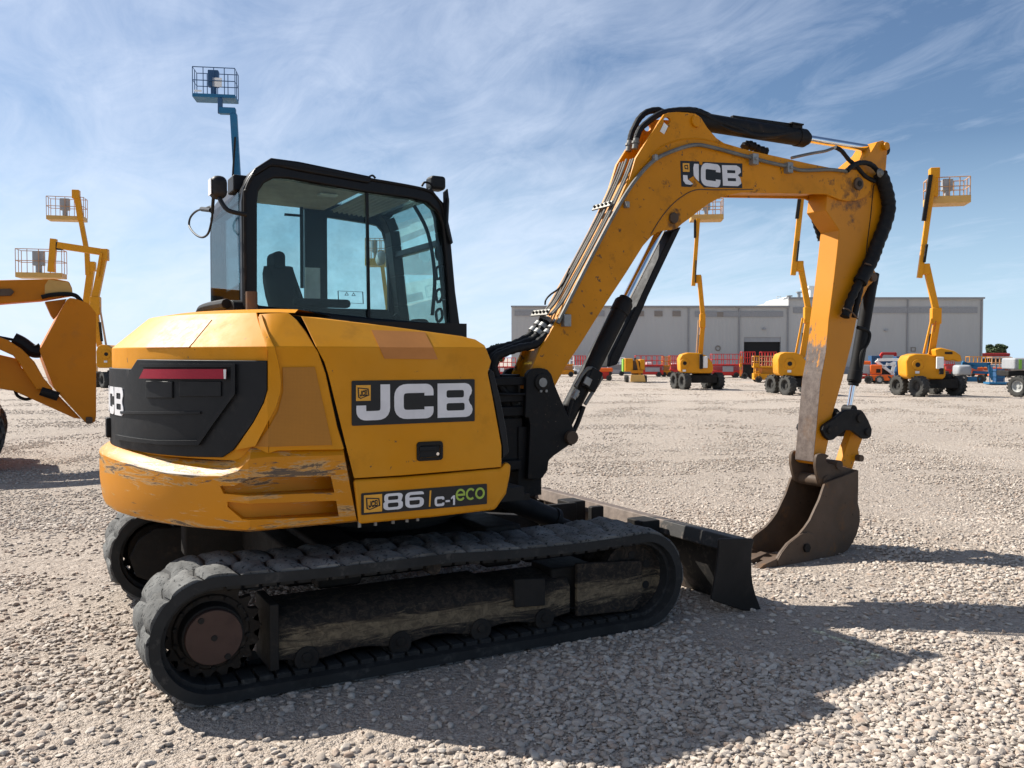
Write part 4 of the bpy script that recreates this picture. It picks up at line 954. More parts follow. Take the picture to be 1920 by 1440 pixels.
def track(sy, nm_label):
    yo, yi = 1.125*sy, .675*sy
    PT = Path(loop_path(SPR, IDR)); n = 150
    _p, _d, _n = PT.frame(PT.T*.001)
    sgn = 1 if (_p-SPC).dot(_n) > 0 else -1
    rows = []
    for i in range(n):
        p, d, nn = PT.frame(PT.T*i/n); nn = nn*sgn
        lo, hi = (yo, yi)
        ed = .012
        sec = [(lo-ed*sy, -.012), (lo, -.002), (lo-.0*sy, -.046), (lo-.06*sy, -.052), ((lo+hi)/2+.09*sy, -.046), ((lo+hi)/2-.09*sy, -.046), (hi+.06*sy, -.052), (hi, -.046), (hi, -.002), (hi+ed*sy, 0)]
        rows.append([Vector((p.x, y, p.z))+nn*h for y, h in sec])
    T = MB().grid(rows, closed_u=True, closed_v=True).build('rubber_track', M['rubber'], EX, sharp=50)
    mb = MB(); npitch = int(round(PT.T/.152)); pit = PT.T/npitch
    rr = random.Random(3)
    for k in range(npitch):
        for row in (0, 1):
            q0 = (k+.5*row)*pit; y0, y1 = ((yo-.006*sy, yo-.232*sy) if row == 0 else (yi+.232*sy, yi+.006*sy))
            sk = .05*sy*(1 if row == 0 else -1)
            NL, NW = 9, 7; g = []
            for i in range(NL):
                r_ = []
                for j in range(NW):
                    a = i/(NL-1)*2-1; b = j/(NW-1)*2-1
                    hh = .022*(max(0, 1-abs(a)**4.0)**.8)*(max(0, 1-abs(b)**4)**.6)
                    if row == 0 and b < 0: hh = .022*(max(0, 1-abs(a)**4.0)**.8)*(1 if b > -.95 else .6)
                    if row == 1 and b > 0: hh = .022*(max(0, 1-abs(a)**4.0)**.8)*(1 if b < .95 else .6)
                    y = y0+(y1-y0)*(b+1)/2
                    q = q0+a*pit*.465+sk*abs(b)*.35
                    p, d, nn = PT.frame(q); nn = nn*sgn
                    hh += (noise.noise(Vector((p.x*16, y*16, p.z*16)))*.014+noise.noise(Vector((p.x*45, y*45, p.z*45)))*.006)*(1-max(abs(a), abs(b))**6)
                    r_.append(Vector((p.x, y, p.z))+nn*(hh-.004))
                    if j == 0 and row == 0: r_.insert(0, Vector((p.x, y, p.z))-nn*.012)
                    if j == NW-1 and row == 1: r_.append(Vector((p.x, y, p.z))-nn*.012)
                g.append(r_)
            mb.grid(g)
    mb.build('tread', M['dusty_rubber'], T, sharp=60)
    # inner lugs
    mb = MB(); mc = MB(); m = npitch*2
    for k in range(m):
        p, d, nn = PT.frame(PT.T*k/m); nn = nn*sgn; rot = Matrix((d, Vector((0, 1, 0)), nn)).transposed()
        mb.box(Vector((p.x, yo-.11*sy, p.z))-nn*.058, (.062, .13, .026), rot); mc.box(Vector((p.x, yi+.11*sy, p.z))-nn*.058, (.062, .13, .026), rot)
    for q_ in (mb, mc): q_.build('inner_lug_row', M['rubber'], T, bevel=.004, seg=1)
    # frame beam
    yb = 1.045*sy; ym = .78*sy
    prof = [(yb, .125), (yb, .262), (yb-.03*sy, .298), (yb-.12*sy, .335), (ym, .345), (ym, .125)]
    mb = MB(); xs = list(np.linspace(-.84, .68, 40)); rows = []
    for x in xs:
        sc_ = .012*math.sin((x+.75)/.385*2*pi)
        rows.append([Vector((x, y, z-(.012+sc_ if z < .2 else 0)+(.0 if z < .3 else -.02*(x > .25)))) for y, z in prof])
    TF = mb.grid(rows, closed_v=True, capu=True).build('track_frame', M['tframe'], EX, bevel=.008)
    MB().box((-.845, yb-.11*sy, .235), (.04, .27, .29)).build('end_flange', M['under'], TF, bevel=.006)
    MB().box((.73, .88*sy, .24), (.26, .22, .22)).build('idler_yoke', M['under'], TF, bevel=.01)
    for x in (-.70, -.26, .16, .52):
        mb = MB().cyl((x, yb+.012*sy, .115), (x, yb-.10*sy, .115), .055, n=20).cyl((x, yb-.04*sy, .115), (x, yb-.2*sy, .115), .075, n=20).cyl((x, yb+.02*sy, .125), (x, yb, .125), .022, n=10); mb.build('bottom_roller', M['under'], TF, bevel=.004)
    if sy < 0:
        q = [onY(u, v, yb) for u, v in ((961, 1085), (1019, 1083), (1019, 1134), (962, 1138))]
        MB().sheet([[(p.x, p.z) for p in q]], lambda a, b, k: (a, yb-.02+.02*k, b)).build('cover_plate', M['under'], TF, bevel=.006)
        p = onY(815, 1065, -1.085); MB().cyl(p, p+Vector((0, .3, 0)), .036, n=20).build('carrier_roller', M['tframe'], TF, bevel=.006)
    gp = [(onY(u, v, -1.05).x, onY(u, v, -1.05).z) for u, v in pxs(4.8, 1040, 940, [(205, 562), (400, 550), (780, 532), (792, 560), (790, 862), (710, 975), (660, 990), (205, 1040)])]
    G = MB().sheet([gp], lambda a, b, k: (a, (1.05-.03*k)*sy, b)).build('idler_guard', M['tframe'], TF, bevel=.008)
    mb = MB()
    for xh in (530, 592, 655): p = onY(1040+xh/4.8, 940+962/4.8, -1.05); mb.cyl(Vector((p.x, 1.053*sy, p.z)), Vector((p.x, 1.045*sy, p.z)), .008, n=8)
    mb.build('guard_hole', M['dark'], G)
    # idler wheel
    ir = IDR-.055; ID = MB()
    prof2 = [(.0, .99), (.05, .99), (.06, 1.0), (ir-.03, 1.0), (ir-.02, 1.018), (ir-.002, 1.018), (ir, 1.005), (ir, .955), (ir-.015, .945), (ir-.015, .865), (ir, .855), (ir, .80), (ir-.002, .79), (.0, .79)]
    rows = [[Vector((IDC.x+r*math.cos(2*pi*k/44), y*sy, IDC.z+r*math.sin(2*pi*k/44))) for r, y in prof2] for k in range(44)]
    ID.grid(rows, closed_u=True); I = ID.build('idler_wheel', M['tframe'], EX, sharp=30)
    mb = MB()
    for k in range(6):
        t = 2*pi*k/6+.5; c = Vector((IDC.x+.115*math.cos(t), 0, IDC.z+.115*math.sin(t))); mb.cyl(c+Vector((0, 1.003*sy, 0)), c+Vector((0, .98*sy, 0)), .022, n=14)
    mb.build('idler_hole', M['dark'], I)
    # sprocket
    mb = MB(); nt_ = 19; pts = []
    for k in range(nt_):
        for dt, r in ((0, .214), (.14, .206), (.30, .184), (.5, .174), (.70, .184), (.86, .206)): t = 2*pi*(k+dt)/nt_; pts.append((SPC.x+r*math.cos(t), SPC.z+r*math.sin(t)))
    SP = mb.sheet([pts], lambda a, b, k: (a, (.985-.045*k)*sy, b)).build('sprocket', M['sprocket'], EX, bevel=.004)
    mb = MB().cyl((SPC.x, 1.0*sy, SPC.z), (SPC.x, .80*sy, SPC.z), .160, .168, n=44); mb.build('sprocket_hub', M['sprocket'], SP, bevel=.012)
    if sy < 0:
        c = onY(402, 1196, -1.085)
        mb = MB().cyl((c.x, 1.06*sy, c.z), (c.x, .98*sy, c.z), .126, .136, n=40); mb.build('hub_ring', M['under'], SP, bevel=.006)
        mb = MB().cyl((c.x, 1.085*sy, c.z), (c.x, 1.05*sy, c.z), .115, .117, n=44); HC = mb.build('hub_cover', M['hub'], SP, bevel=.004)
        mb = MB()
        for u, v in ((377, 1165), (427, 1231), (402, 1197)): p = onY(u, v, -1.086); mb.cyl(p+Vector((0, -.004, 0)), p+Vector((0, .004, 0)), .012, .014, n=12)
        mb.build('cover_screw', M['under'], HC)
        mb = MB()
        for k in range(14):
            t = 2*pi*k/14+.25; p = Vector((SPC.x+.152*math.cos(t), 1.0*sy, SPC.z+.152*math.sin(t))); mb.cyl(p+Vector((0, .010*sy, 0)), p, .010, n=6)
        mb.build('hub_bolt', M['under'], SP)
    else:
        oc = [(onY(u, v, .665).x, onY(u, v, .665).z) for u, v in pxs(3.6, 180, 940, [(228, 378), (285, 262), (400, 182), (560, 172), (750, 205), (762, 420), (600, 600), (385, 548), (270, 508)])]
        MB().sheet([oc], lambda a, b, k: (a, .665+.03*k, b)).build('motor_cover', M['under'], SP, bevel=.008)
track(-1, 'near'); track(1, 'far')
# ================================================================== GROUND
def hgt(x, y):
    """gentle unevenness of the yard, flat under the excavator"""
    d = math.hypot(x, y)
    f = min(1, max(0, (d-2.2)/3))
    return -.055*math.exp(-((x-3.05)**2+(y+.25)**2)/.8)+f*(.018*math.sin(x*.9+1.3*math.sin(y*.5))+.016*math.sin(y*1.15+x*.35+1)+.010*math.sin(x*2.1-y*1.7))*min(1, 30/max(d, 1))
ax = [math.copysign(abs(t)**2.6, t)*700 for t in np.linspace(-1, 1, 201)]
rows = [[Vector((x, y, hgt(x, y)-.004)) for y in ax] for x in ax]
def ground_mat():
    m, t, b = nt('gravel_yard')
    p = pos(t)
    cells = N(t, 'ShaderNodeTexVoronoi'); cells.inputs['Scale'].default_value = 34; L(t, p, cells.inputs['Vector'])
    cc = N(t, 'ShaderNodeSeparateColor'); L(t, cells.outputs['Color'], cc.inputs[0])
    c2 = N(t, 'ShaderNodeTexVoronoi'); c2.inputs['Scale'].default_value = 9; L(t, p, c2.inputs['Vector'])
    cc2 = N(t, 'ShaderNodeSeparateColor'); L(t, c2.outputs['Color'], cc2.inputs[0])
    n1 = noise_tex(t, p, .35, 5, .6); n2 = noise_tex(t, pos(t, (1, 1, 1), (0, 0, .35)), .12, 4)
    n3 = noise_tex(t, p, 60, 4, .7); fines = N(t, 'ShaderNodeTexVoronoi'); fines.inputs['Scale'].default_value = 120; L(t, p, fines.inputs['Vector']); fc = N(t, 'ShaderNodeSeparateColor'); L(t, fines.outputs['Color'], fc.inputs[0])
    n4 = noise_tex(t, pos(t, (.05, .9, 1), (0, 0, -.55)), 1.1, 6, .65)
    stone = mixc(t, cc.outputs[0], (.32, .272, .232), (.56, .497, .435))
    stone = mixc(t, ramp(t, cc2.outputs[1], .75, .95, 0, .35), stone, (.58, .53, .465))
    sand = mixc(t, ramp(t, n3, .3, .7), (.40, .34, .285), (.55, .485, .415))
    base = mixc(t, ramp(t, n1, .48, .62, .1, .75), stone, sand)
    base = mixc(t, ramp(t, n2, .40, .62, 0, .35), base, (.58, .508, .435))
    base = mixc(t, ramp(t, n4, .52, .68, 0, .35), base, (.39, .335, .28))
    base = mixc(t, ramp(t, fc.outputs[0], .2, .9, .55, 0), base, (.19, .15, .118))
    cam_d = N(t, 'ShaderNodeVectorMath', operation='LENGTH'); L(t, p, cam_d.inputs[0])
    base = mixc(t, ramp(t, cam_d.outputs['Value'], 6, 26, .30, 0), base, (.20, .155, .118))   # the worn standing near the machine is finer and browner
    L(t, base, b.inputs['Base Color']); b.inputs['Roughness'].default_value = .95; b.inputs['Specular IOR Level'].default_value = .15
    h = mth(t, 'ADD', mth(t, 'MULTIPLY', ramp(t, cells.outputs['Distance'], 0, .6, 1, 0), .7), mth(t, 'MULTIPLY', ramp(t, c2.outputs['Distance'], 0, .6, 1, 0), .9))
    h = mth(t, 'ADD', h, mth(t, 'MULTIPLY', ramp(t, fines.outputs['Distance'], 0, .6, 1, 0), .35))
    bump(t, b, h, .8, .020); return m
M['ground'] = ground_mat()
tag(MB().grid(rows).build('ground', M['ground'], sharp=180), kind='structure')

def stone_mat():
    m, t, b = nt('gravel_stone')
    a = N(t, 'ShaderNodeAttribute', attribute_type='INSTANCER', attribute_name='tone')
    a2 = N(t, 'ShaderNodeAttribute', attribute_type='INSTANCER', attribute_name='hue')
    c = mixc(t, a.outputs['Fac'], (.25, .208, .172), (.56, .492, .425))
    c = mixc(t, ramp(t, a2.outputs['Fac'], .80, .95, 0, .6), c, (.32, .215, .155))
    c = mixc(t, ramp(t, a2.outputs['Fac'], .22, .04, 0, .7), c, (.57, .52, .455))
    n = noise_tex(t, pos(t), 3, 6, .7)
    c = mixc(t, ramp(t, n, .35, .75, 0, .35), c, (.34, .28, .215))
    L(t, c, b.inputs['Base Color']); b.inputs['Roughness'].default_value = .85; b.inputs['Specular IOR Level'].default_value = .25
    bump(t, b, n, .25, .15); return m
M['stone'] = stone_mat()

pts = []; scl = []; rot = []; tone = []; hue = []
LANES = ((6.9, .25, .26, -9, -1.7), (10.4, .10, .22, -9, 12), (12.3, .12, .24, -9, 12), (17.2, -.06, .4, -14, 16), (19.4, -.06, .4, -14, 16), (26, .08, .8, -20, 24), (30, .08, .8, -20, 24))   # lanes worn bare by passing machines
def scatter(d0, d1, dens, r0, r1):
    n = int(dens*(d1-d0)*((d0+d1)*.66+2.4))
    d = np.sqrt(rng.uniform(d0*d0, d1*d1, n)); lat = rng.uniform(-1, 1, n)*(.66*d+1.2)
    for i in range(n):
        x = CAM.x+FH.x*d[i]+CR.x*lat[i]; y = CAM.y+FH.y*d[i]+CR.y*lat[i]
        if abs(x) < 1.2 and .69 < abs(y) < 1.11 : continue
        if any(abs(d[i]-(a_+b_*lat[i])) < w_ and lo_ < lat[i] < hi_ for a_, b_, w_, lo_, hi_ in LANES) and rng.random() < .82: continue
        pn = noise.noise(Vector((x*.55, y*.55, 3.1)))+.5*noise.noise(Vector((x*1.7, y*1.7, 9)))
        if pn < -.05 and rng.random() < min(.85, .5-pn*1.5): continue
        r = r0+(r1-r0)*rng.random()**2.2
        pts.append((x, y, hgt(x, y)-r*.06)); k = rng.uniform(.75, 1.3)
        scl.append((r*k, r/k*rng.uniform(.7, 1), r*rng.uniform(.36, .62))); rot.append((rng.normal(0, .22), rng.normal(0, .22), rng.uniform(0, 6.28)))
        tone.append(rng.beta(3, 3)); hue.append(rng.random())
scatter(1.9, 4.2, 3000, .004, .022)
scatter(4.2, 8, 1900, .005, .021)
scatter(8, 15, 700, .007, .018)
scatter(15, 30, 170, .010, .021)
scatter(30, 64, 34, .014, .028)
gm = bpy.data.meshes.new('gravel'); gm.from_pydata(pts, [], [])
for nm, ty, data in (('scl', 'FLOAT_VECTOR', scl), ('rot', 'FLOAT_VECTOR', rot), ('tone', 'FLOAT', tone), ('hue', 'FLOAT', hue)):
    a = gm.attributes.new(nm, ty, 'POINT'); a.data.foreach_set('vector' if ty == 'FLOAT_VECTOR' else 'value', np.array(data, dtype=np.float32).ravel())
go = bpy.data.objects.new('gravel', gm); COL.objects.link(go); tag(go, 'loose rounded beige gravel stones lying over the yard', 'gravel', kind='stuff')
ng = bpy.data.node_groups.new('gravel_nodes', 'GeometryNodeTree')
ng.interface.new_socket('Geometry', in_out='INPUT', socket_type='NodeSocketGeometry'); ng.interface.new_socket('Geometry', in_out='OUTPUT', socket_type='NodeSocketGeometry')
gi = ng.nodes.new('NodeGroupInput'); gO = ng.nodes.new('NodeGroupOutput'); jn = ng.nodes.new('GeometryNodeGeometryToInstance')
for k in range(6):
    ic = ng.nodes.new('GeometryNodeMeshIcoSphere'); ic.inputs['Radius'].default_value = 1; ic.inputs['Subdivisions'].default_value = 3
    no = ng.nodes.new('ShaderNodeTexNoise'); no.noise_dimensions = '4D'; no.inputs['W'].default_value = k*7.3; no.inputs['Scale'].default_value = .75; no.inputs['Detail'].default_value = 2
    vs = ng.nodes.new('ShaderNodeVectorMath'); vs.operation = 'SUBTRACT'; vs.inputs[1].default_value = (.5, .5, .5); ng.links.new(no.outputs['Color'], vs.inputs[0])
    vm = ng.nodes.new('ShaderNodeVectorMath'); vm.operation = 'SCALE'; vm.inputs['Scale'].default_value = 1.5; ng.links.new(vs.outputs[0], vm.inputs[0])
    sp = ng.nodes.new('GeometryNodeSetPosition'); ng.links.new(ic.outputs[0], sp.inputs['Geometry']); ng.links.new(vm.outputs[0], sp.inputs['Offset'])
    ss_ = ng.nodes.new('GeometryNodeSetShadeSmooth'); ng.links.new(sp.outputs[0], ss_.inputs[0])
    sm = ng.nodes.new('GeometryNodeSetMaterial'); sm.inputs['Material'].default_value = M['stone']; ng.links.new(ss_.outputs[0], sm.inputs[0])
    ng.links.new(sm.outputs[0], jn.inputs[0])
ip = ng.nodes.new('GeometryNodeInstanceOnPoints'); ng.links.new(gi.outputs[0], ip.inputs['Points']); ng.links.new(jn.outputs[0], ip.inputs['Instance']); ip.inputs['Pick Instance'].default_value = True
rv = ng.nodes.new('FunctionNodeRandomValue'); rv.data_type = 'INT'; rv.inputs[4].default_value = 0; rv.inputs[5].default_value = 5; ng.links.new(rv.outputs[2], ip.inputs['Instance Index'])
for nm, sock in (('scl', 'Scale'), ('rot', 'Rotation')):
    na = ng.nodes.new('GeometryNodeInputNamedAttribute'); na.data_type = 'FLOAT_VECTOR'; na.inputs[0].default_value = nm
    ng.links.new(na.outputs[0], ip.inputs[sock])
ng.links.new(ip.outputs[0], gO.inputs[0])
gmod = go.modifiers.new('gravel', 'NODES'); gmod.node_group = ng

# ================================================================== LIGHT AND SKY
SUNV = Vector((-.64, .885, 1.0)).normalized()
sl_ = bpy.data.lights.new('sun', 'SUN'); sl_.energy = 5.0; sl_.angle = R_(.5); sl_.color = (1, .95, .87)
so = bpy.data.objects.new('sun', sl_); COL.objects.link(so); so.rotation_euler = SUNV.to_track_quat('Z', 'Y').to_euler(); so.location = SUNV*50
W = bpy.data.worlds.new('World'); S.world = W; W.use_nodes = True; t = W.node_tree; t.nodes.clear()
out = N(t, 'ShaderNodeOutputWorld'); bg = N(t, 'ShaderNodeBackground'); sky = N(t, 'ShaderNodeTexSky', sky_type='NISHITA')
sky.sun_disc = False; sky.sun_elevation = math.asin(SUNV.z); sky.sun_rotation = math.atan2(SUNV.x, SUNV.y)
sky.air_density = 1.0; sky.dust_density = .25; sky.ozone_density = 4.0; sky.altitude = 300
tc = N(t, 'ShaderNodeTexCoord'); sx = N(t, 'ShaderNodeSeparateXYZ'); L(t, tc.outputs['Generated'], sx.inputs[0])
zc = mth(t, 'MAXIMUM', sx.outputs[2], .02); den = mth(t, 'ADD', zc, .16)
cb = N(t, 'ShaderNodeCombineXYZ'); L(t, mth(t, 'DIVIDE', sx.outputs[0], den), cb.inputs[0]); L(t, mth(t, 'DIVIDE', sx.outputs[1], den), cb.inputs[1])
def cl(scale, rot, sc, detail, rough, dist, loc=(0, 0, 0)):
    mp = N(t, 'ShaderNodeMapping'); mp.inputs['Scale'].default_value = scale; mp.inputs['Rotation'].default_value = (0, 0, rot); mp.inputs['Location'].default_value = loc
    L(t, cb.outputs[0], mp.inputs[0]); return noise_tex(t, mp.outputs[0], sc, detail, rough, dist)
big = cl((1, .55, 1), .95, .55, 5, .55, .5, (3.1, 1.7, 0)); wisp = cl((1, .30, 1), 1.35, 1.7, 10, .60, 1.6); fine = cl((1, .55, 1), 1.1, 4.5, 9, .66, 1.2)
lat = mth(t, 'ADD', mth(t, 'MULTIPLY', sx.outputs[0], CR.x), mth(t, 'MULTIPLY', sx.outputs[1], CR.y))     # clouds are denser towards the west
west = ramp(t, lat, .45, -.5, -.075, .15)
cov = mth(t, 'ADD', mth(t, 'ADD', mth(t, 'MULTIPLY', big, .50), mth(t, 'MULTIPLY', wisp, .32)), mth(t, 'MULTIPLY', fine, .24))
cov = mth(t, 'ADD', cov, west)
low = ramp(t, sx.outputs[2], .02, .16, .02, 0)
cov = ramp(t, mth(t, 'ADD', cov, low), .45, .77, .0, .85)
mx = N(t, 'ShaderNodeMix', data_type='RGBA'); L(t, cov, mx.inputs[0]); mx.inputs[7].default_value = (8.4, 9.3, 11.0, 1)
hs = N(t, 'ShaderNodeHueSaturation'); hs.inputs['Saturation'].default_value = 1.0; L(t, sky.outputs[0], hs.inputs['Color'])
hz = N(t, 'ShaderNodeMix', data_type='RGBA'); L(t, ramp(t, sx.outputs[2], .0, .22, .75, 0), hz.inputs[0]); L(t, hs.outputs[0], hz.inputs[6]); hz.inputs[7].default_value = (6.2, 8.6, 11.2, 1); L(t, hz.outputs[2], mx.inputs[6])
L(t, mx.outputs[2], bg.inputs[0]); bg.inputs[1].default_value = .057; L(t, bg.outputs[0], out.inputs[0])
vs_ = S.view_settings; vs_.view_transform = 'Standard'; vs_.look = 'None'; vs_.exposure = 0.88; vs_.gamma = 1; vs_.use_curve_mapping = False
S.cycles.max_bounces = 8; S.cycles.transparent_max_bounces = 16; S.cycles.use_denoising = True
# ================================================================== BACKGROUND MACHINES
C_ = dict(lift=(.60, .25, .008), lift2=(.55, .21, .012), rail=(.48, .28, .15), red=(.50, .035, .03), dred=(.30, .03, .03), orange=(.75, .13, .02), blue=(.02, .125, .25), dblue=(.03, .08, .17), white=(.72, .72, .70), grey=(.30, .31, .32), green=(.22, .45, .06), beige=(.55, .33, .10), loader=(.50, .165, .004))
for k, c in C_.items(): M['c_'+k] = paint('paint_'+k, c, .45, .10, .4, (.16, .10, .05), 1.6, bmp=.0, chips=.1, chipcol=(.12, .09, .06))
M['tyre'] = paint('tyre_rubber', (.055, .054, .050), .85, .25, .8, (.15, .135, .115), 5, bmp=.1)
M['rim'] = paint('rim_dark', (.045, .043, .040), .6, .2, .5, (.14, .12, .10), 6)
M['rim_light'] = paint('rim_grey', (.42, .42, .40), .5, .15, .4, (.2, .17, .13), 6)
class Spot:
    """a machine's own frame: x to the photographer's right, y away, z up"""
    def __init__(s, name, u, d, label, cat, group=None, turn=None):
        if turn is None: turn = -.5*math.atan((u-960)/FPX)
        g = CAM+FH*d+CR*((u-960)/FPX*d); s.d = d; s.px = d/FPX
        a_ = YAW-pi/2+turn; s.nrm = Vector((-math.sin(a_), math.cos(a_), 0)); s.g = g
        s.root = tag(empty(name, (g.x, g.y, 0), a_), label, cat, group)
        s.inv = Matrix.Rotation(-a_, 4, 'Z') @ Matrix.Translation((-g.x, -g.y, 0))
    def p(s, u, v, dd=0.):
        r = ray(u, v); t = ((s.g-CAM).dot(s.nrm)+dd)/r.dot(s.nrm); return s.inv @ (CAM+r*t)
    def box(s, mb, u0, v0, u1, v1, dd0, dd1):
        a = s.p(u0, v0, dd0); b = s.p(u1, v1, dd0)
        return mb.box(((a.x+b.x)/2, (dd0+dd1)/2, (a.z+b.z)/2), (abs(b.x-a.x), dd1-dd0, abs(a.z-b.z)))
    def bar(s, mb, u0, v0, u1, v1, w, th=None, dd=0.):
        return mb.bar(s.p(u0, v0, dd), s.p(u1, v1, dd), w*s.px, th or w*s.px*1.1, (0, 1, 0))
    def poly(s, mb, pts, dd0, dd1):
        q = [s.p(u, v, dd0) for u, v in pts]
        return mb.sheet([[(p.x, p.z) for p in q]], lambda a, b, k: (a, (dd0, dd1)[k], b))
def wheel(root, c, axis, r, w, rim='rim', lugs=16, name='wheel'):
    c = Vector(c); a = Vector((axis[0], axis[1], 0)).normalized(); q = a.to_track_quat('Z', 'Y'); Fq = lambda x, y, z: c+q @ Vector((x, y, z))
    prof = [(.56, .34), (.60, .46), (.80, .50), (.93, .46), (.97, .36), (.985, .12), (.985, -.12), (.97, -.36), (.93, -.46), (.80, -.50), (.60, -.46), (.56, -.34)]
    mb = MB().grid([[Fq(pr*r*math.cos(t), pr*r*math.sin(t), pz*w) for pr, pz in prof] for t in np.linspace(0, 2*pi, 33)[:-1]], closed_u=True, closed_v=True)
    for k in range(lugs):
        for sd in (-1, 1):
            t0 = 2*pi*(k+.25*sd)/lugs; V = []
            for rr in (.95, 1.03):
                for z, dt in ((.02, .22), (.50, -.06), (.50, .10), (.02, .36)): V.append(mb.bm.verts.new(Fq(rr*r*math.cos(t0+dt), rr*r*math.sin(t0+dt), sd*z*w)))
            for f in ((4, 5, 6, 7), (0, 1, 5, 4), (1, 2, 6, 5), (2, 3, 7, 6), (3, 0, 4, 7)): mb.bm.faces.new([V[i] for i in f])
    wo = mb.build(name, M['tyre'], root, merge=False)
    mb = MB()
    rp = [(.0, .20), (.16, .20), (.18, .12), (.46, .10), (.50, .34), (.58, .36), (.58, -.36), (.50, -.34), (.46, -.1), (.0, -.1)]
    mb.grid([[Fq(pr*r*math.cos(t), pr*r*math.sin(t), pz*w) for pr, pz in rp] for t in np.linspace(0, 2*pi, 25)[:-1]], closed_u=True)
    mb.build('rim', M[rim], wo)
    return wo
def rounded(mb, c, size, e=.45): return mb.ball(c, (size[0]/2, size[1]/2, size[2]/2), 24, e)
def basket(sp, u0, u1, vt, vf0, vf1, col, rail, depth=.9, dd=0., toe=None, box=(.35, .6)):
    mb = MB(); sp.box(mb, u0, vf0, u1, vf1, dd, dd+depth); B = mb.build('basket', M[col], sp.root, bevel=.02)
    a = sp.p(u0, vf0, dd); b = sp.p(u1, vt, dd); x0, x1, z0, z1 = a.x+.02, b.x-.02, a.z, b.z; y0, y1 = dd+.02, dd+depth-.02
    mb = MB(); r = .019
    for z in (z1, z0+(z1-z0)*.5): mb.tube([(x0, y0, z), (x1, y0, z), (x1, y1, z), (x0, y1, z)], r, 6, smooth=False, closed=True)
    nn = 4
    for k in range(nn+1):
        x = x0+(x1-x0)*k/nn
        for y in (y0, y1): mb.tube([(x, y, z0), (x, y, z1)], r, 6)
    for x in (x0, x1): mb.tube([(x, (y0+y1)/2, z0), (x, (y0+y1)/2, z1)], r, 6)
    mb.build('guard_rail', M[rail], B)
    mb = MB(); w = x1-x0; h = z1-z0
    mb.box((x0+w*(box[0]+box[1])/2, y0+.2, z0+h*.62), (w*(box[1]-box[0]), .28, h*.62)); mb.box((x0+w*(box[0]+box[1])/2, y0+.2, z0+h*.2), (w*(box[1]-box[0])*.5, .2, h*.4)); mb.build('control_box', M['c_grey' if col != 'c_blue' else 'c_dblue'], B, bevel=.02)
    return B
LG = 'boom lifts standing about the gravel yard'
def boom_lift(u, d, label, turret, wheels, chassis, bars, boxes, bk, col='c_lift', rail='c_rail', wd=.76, axis=(-.87, -.5), group=LG, emblem=None, dark=()):
    sp = Spot('boom_lift', u, d, label, 'boom lift', group)
    u0, v0, u1, v1 = turret
    if u0 is not None:
        W_, H_ = u1-u0, v1-v0
        prof = [(.0, .30), (.07, .09), (.26, .0), (.58, .02), (.80, .14), (.97, .46), (1., .62), (1., .93), (.93, 1.), (.10, 1.), (.02, .88)]
        mb = MB(); sp.poly(mb, [(u0+W_*x, v0+H_*y) for x, y in prof], -.62, .85); T = mb.build('turret', M[col], sp.root, bevel=.15, seg=4)
        if emblem:
            p = sp.p(*emblem, -.66); MB().cyl(p, p+Vector((0, .1, 0)), .20, .21, n=28).build('engine_vent', M[col], T, bevel=.02)
            MB().cyl(p+Vector((0, -.012, 0)), p, .085, n=20).build('vent_hole', M['under'], T)
            q = sp.p(emblem[0]-1, emblem[1]+14, -.63); MB().box(q, (.14, .02, .09)).build('data_label', M['white_label'], T)
    for wu, wv, ddz in wheels:
        p = sp.p(wu, wv, ddz); p.z = wd/2-.01; wheel(sp.root, p, axis, wd/2, wd*.42)
    if chassis:
        mb = MB(); cx0 = sp.p(chassis[0], 700); cx1 = sp.p(chassis[1], 700); a = Vector((axis[0], axis[1], 0)).normalized()
        mb.box(((cx0.x+cx1.x)/2, .3, wd*.62), (cx1.x-cx0.x, 1.5, wd*.45)); mb.cyl(((cx0.x+cx1.x)/2, .2, wd*.6), ((cx0.x+cx1.x)/2, .2, wd*1.08), .42, n=24)
        ws = [sp.p(wu, wv, z_) for wu, wv, z_ in wheels]
        for i in range(0, len(ws)-1, 2): mb.bar((ws[i].x, ws[i].y, wd/2), (ws[i+1].x, ws[i+1].y, wd/2), .16, .16)
        mb.build('chassis', M['under'], sp.root, bevel=.02)
    ba = None
    for nm, a, b, c, e, w, mat, dz in bars:
        mb = MB(); sp.bar(mb, a, b, c, e, w, max(.12, w*sp.px), dz); o = mb.build(nm, M[mat], sp.root, bevel=.012)
    for nm, a, b, c, e, mat, y0, y1 in boxes:
        mb = MB(); sp.box(mb, a, b, c, e, y0, y1); mb.build(nm, M[mat], sp.root, bevel=.03)
    if bk: basket(sp, *bk, 'c_beige' if col == 'c_lift' else col, rail)
    return sp
Y = 'c_lift'
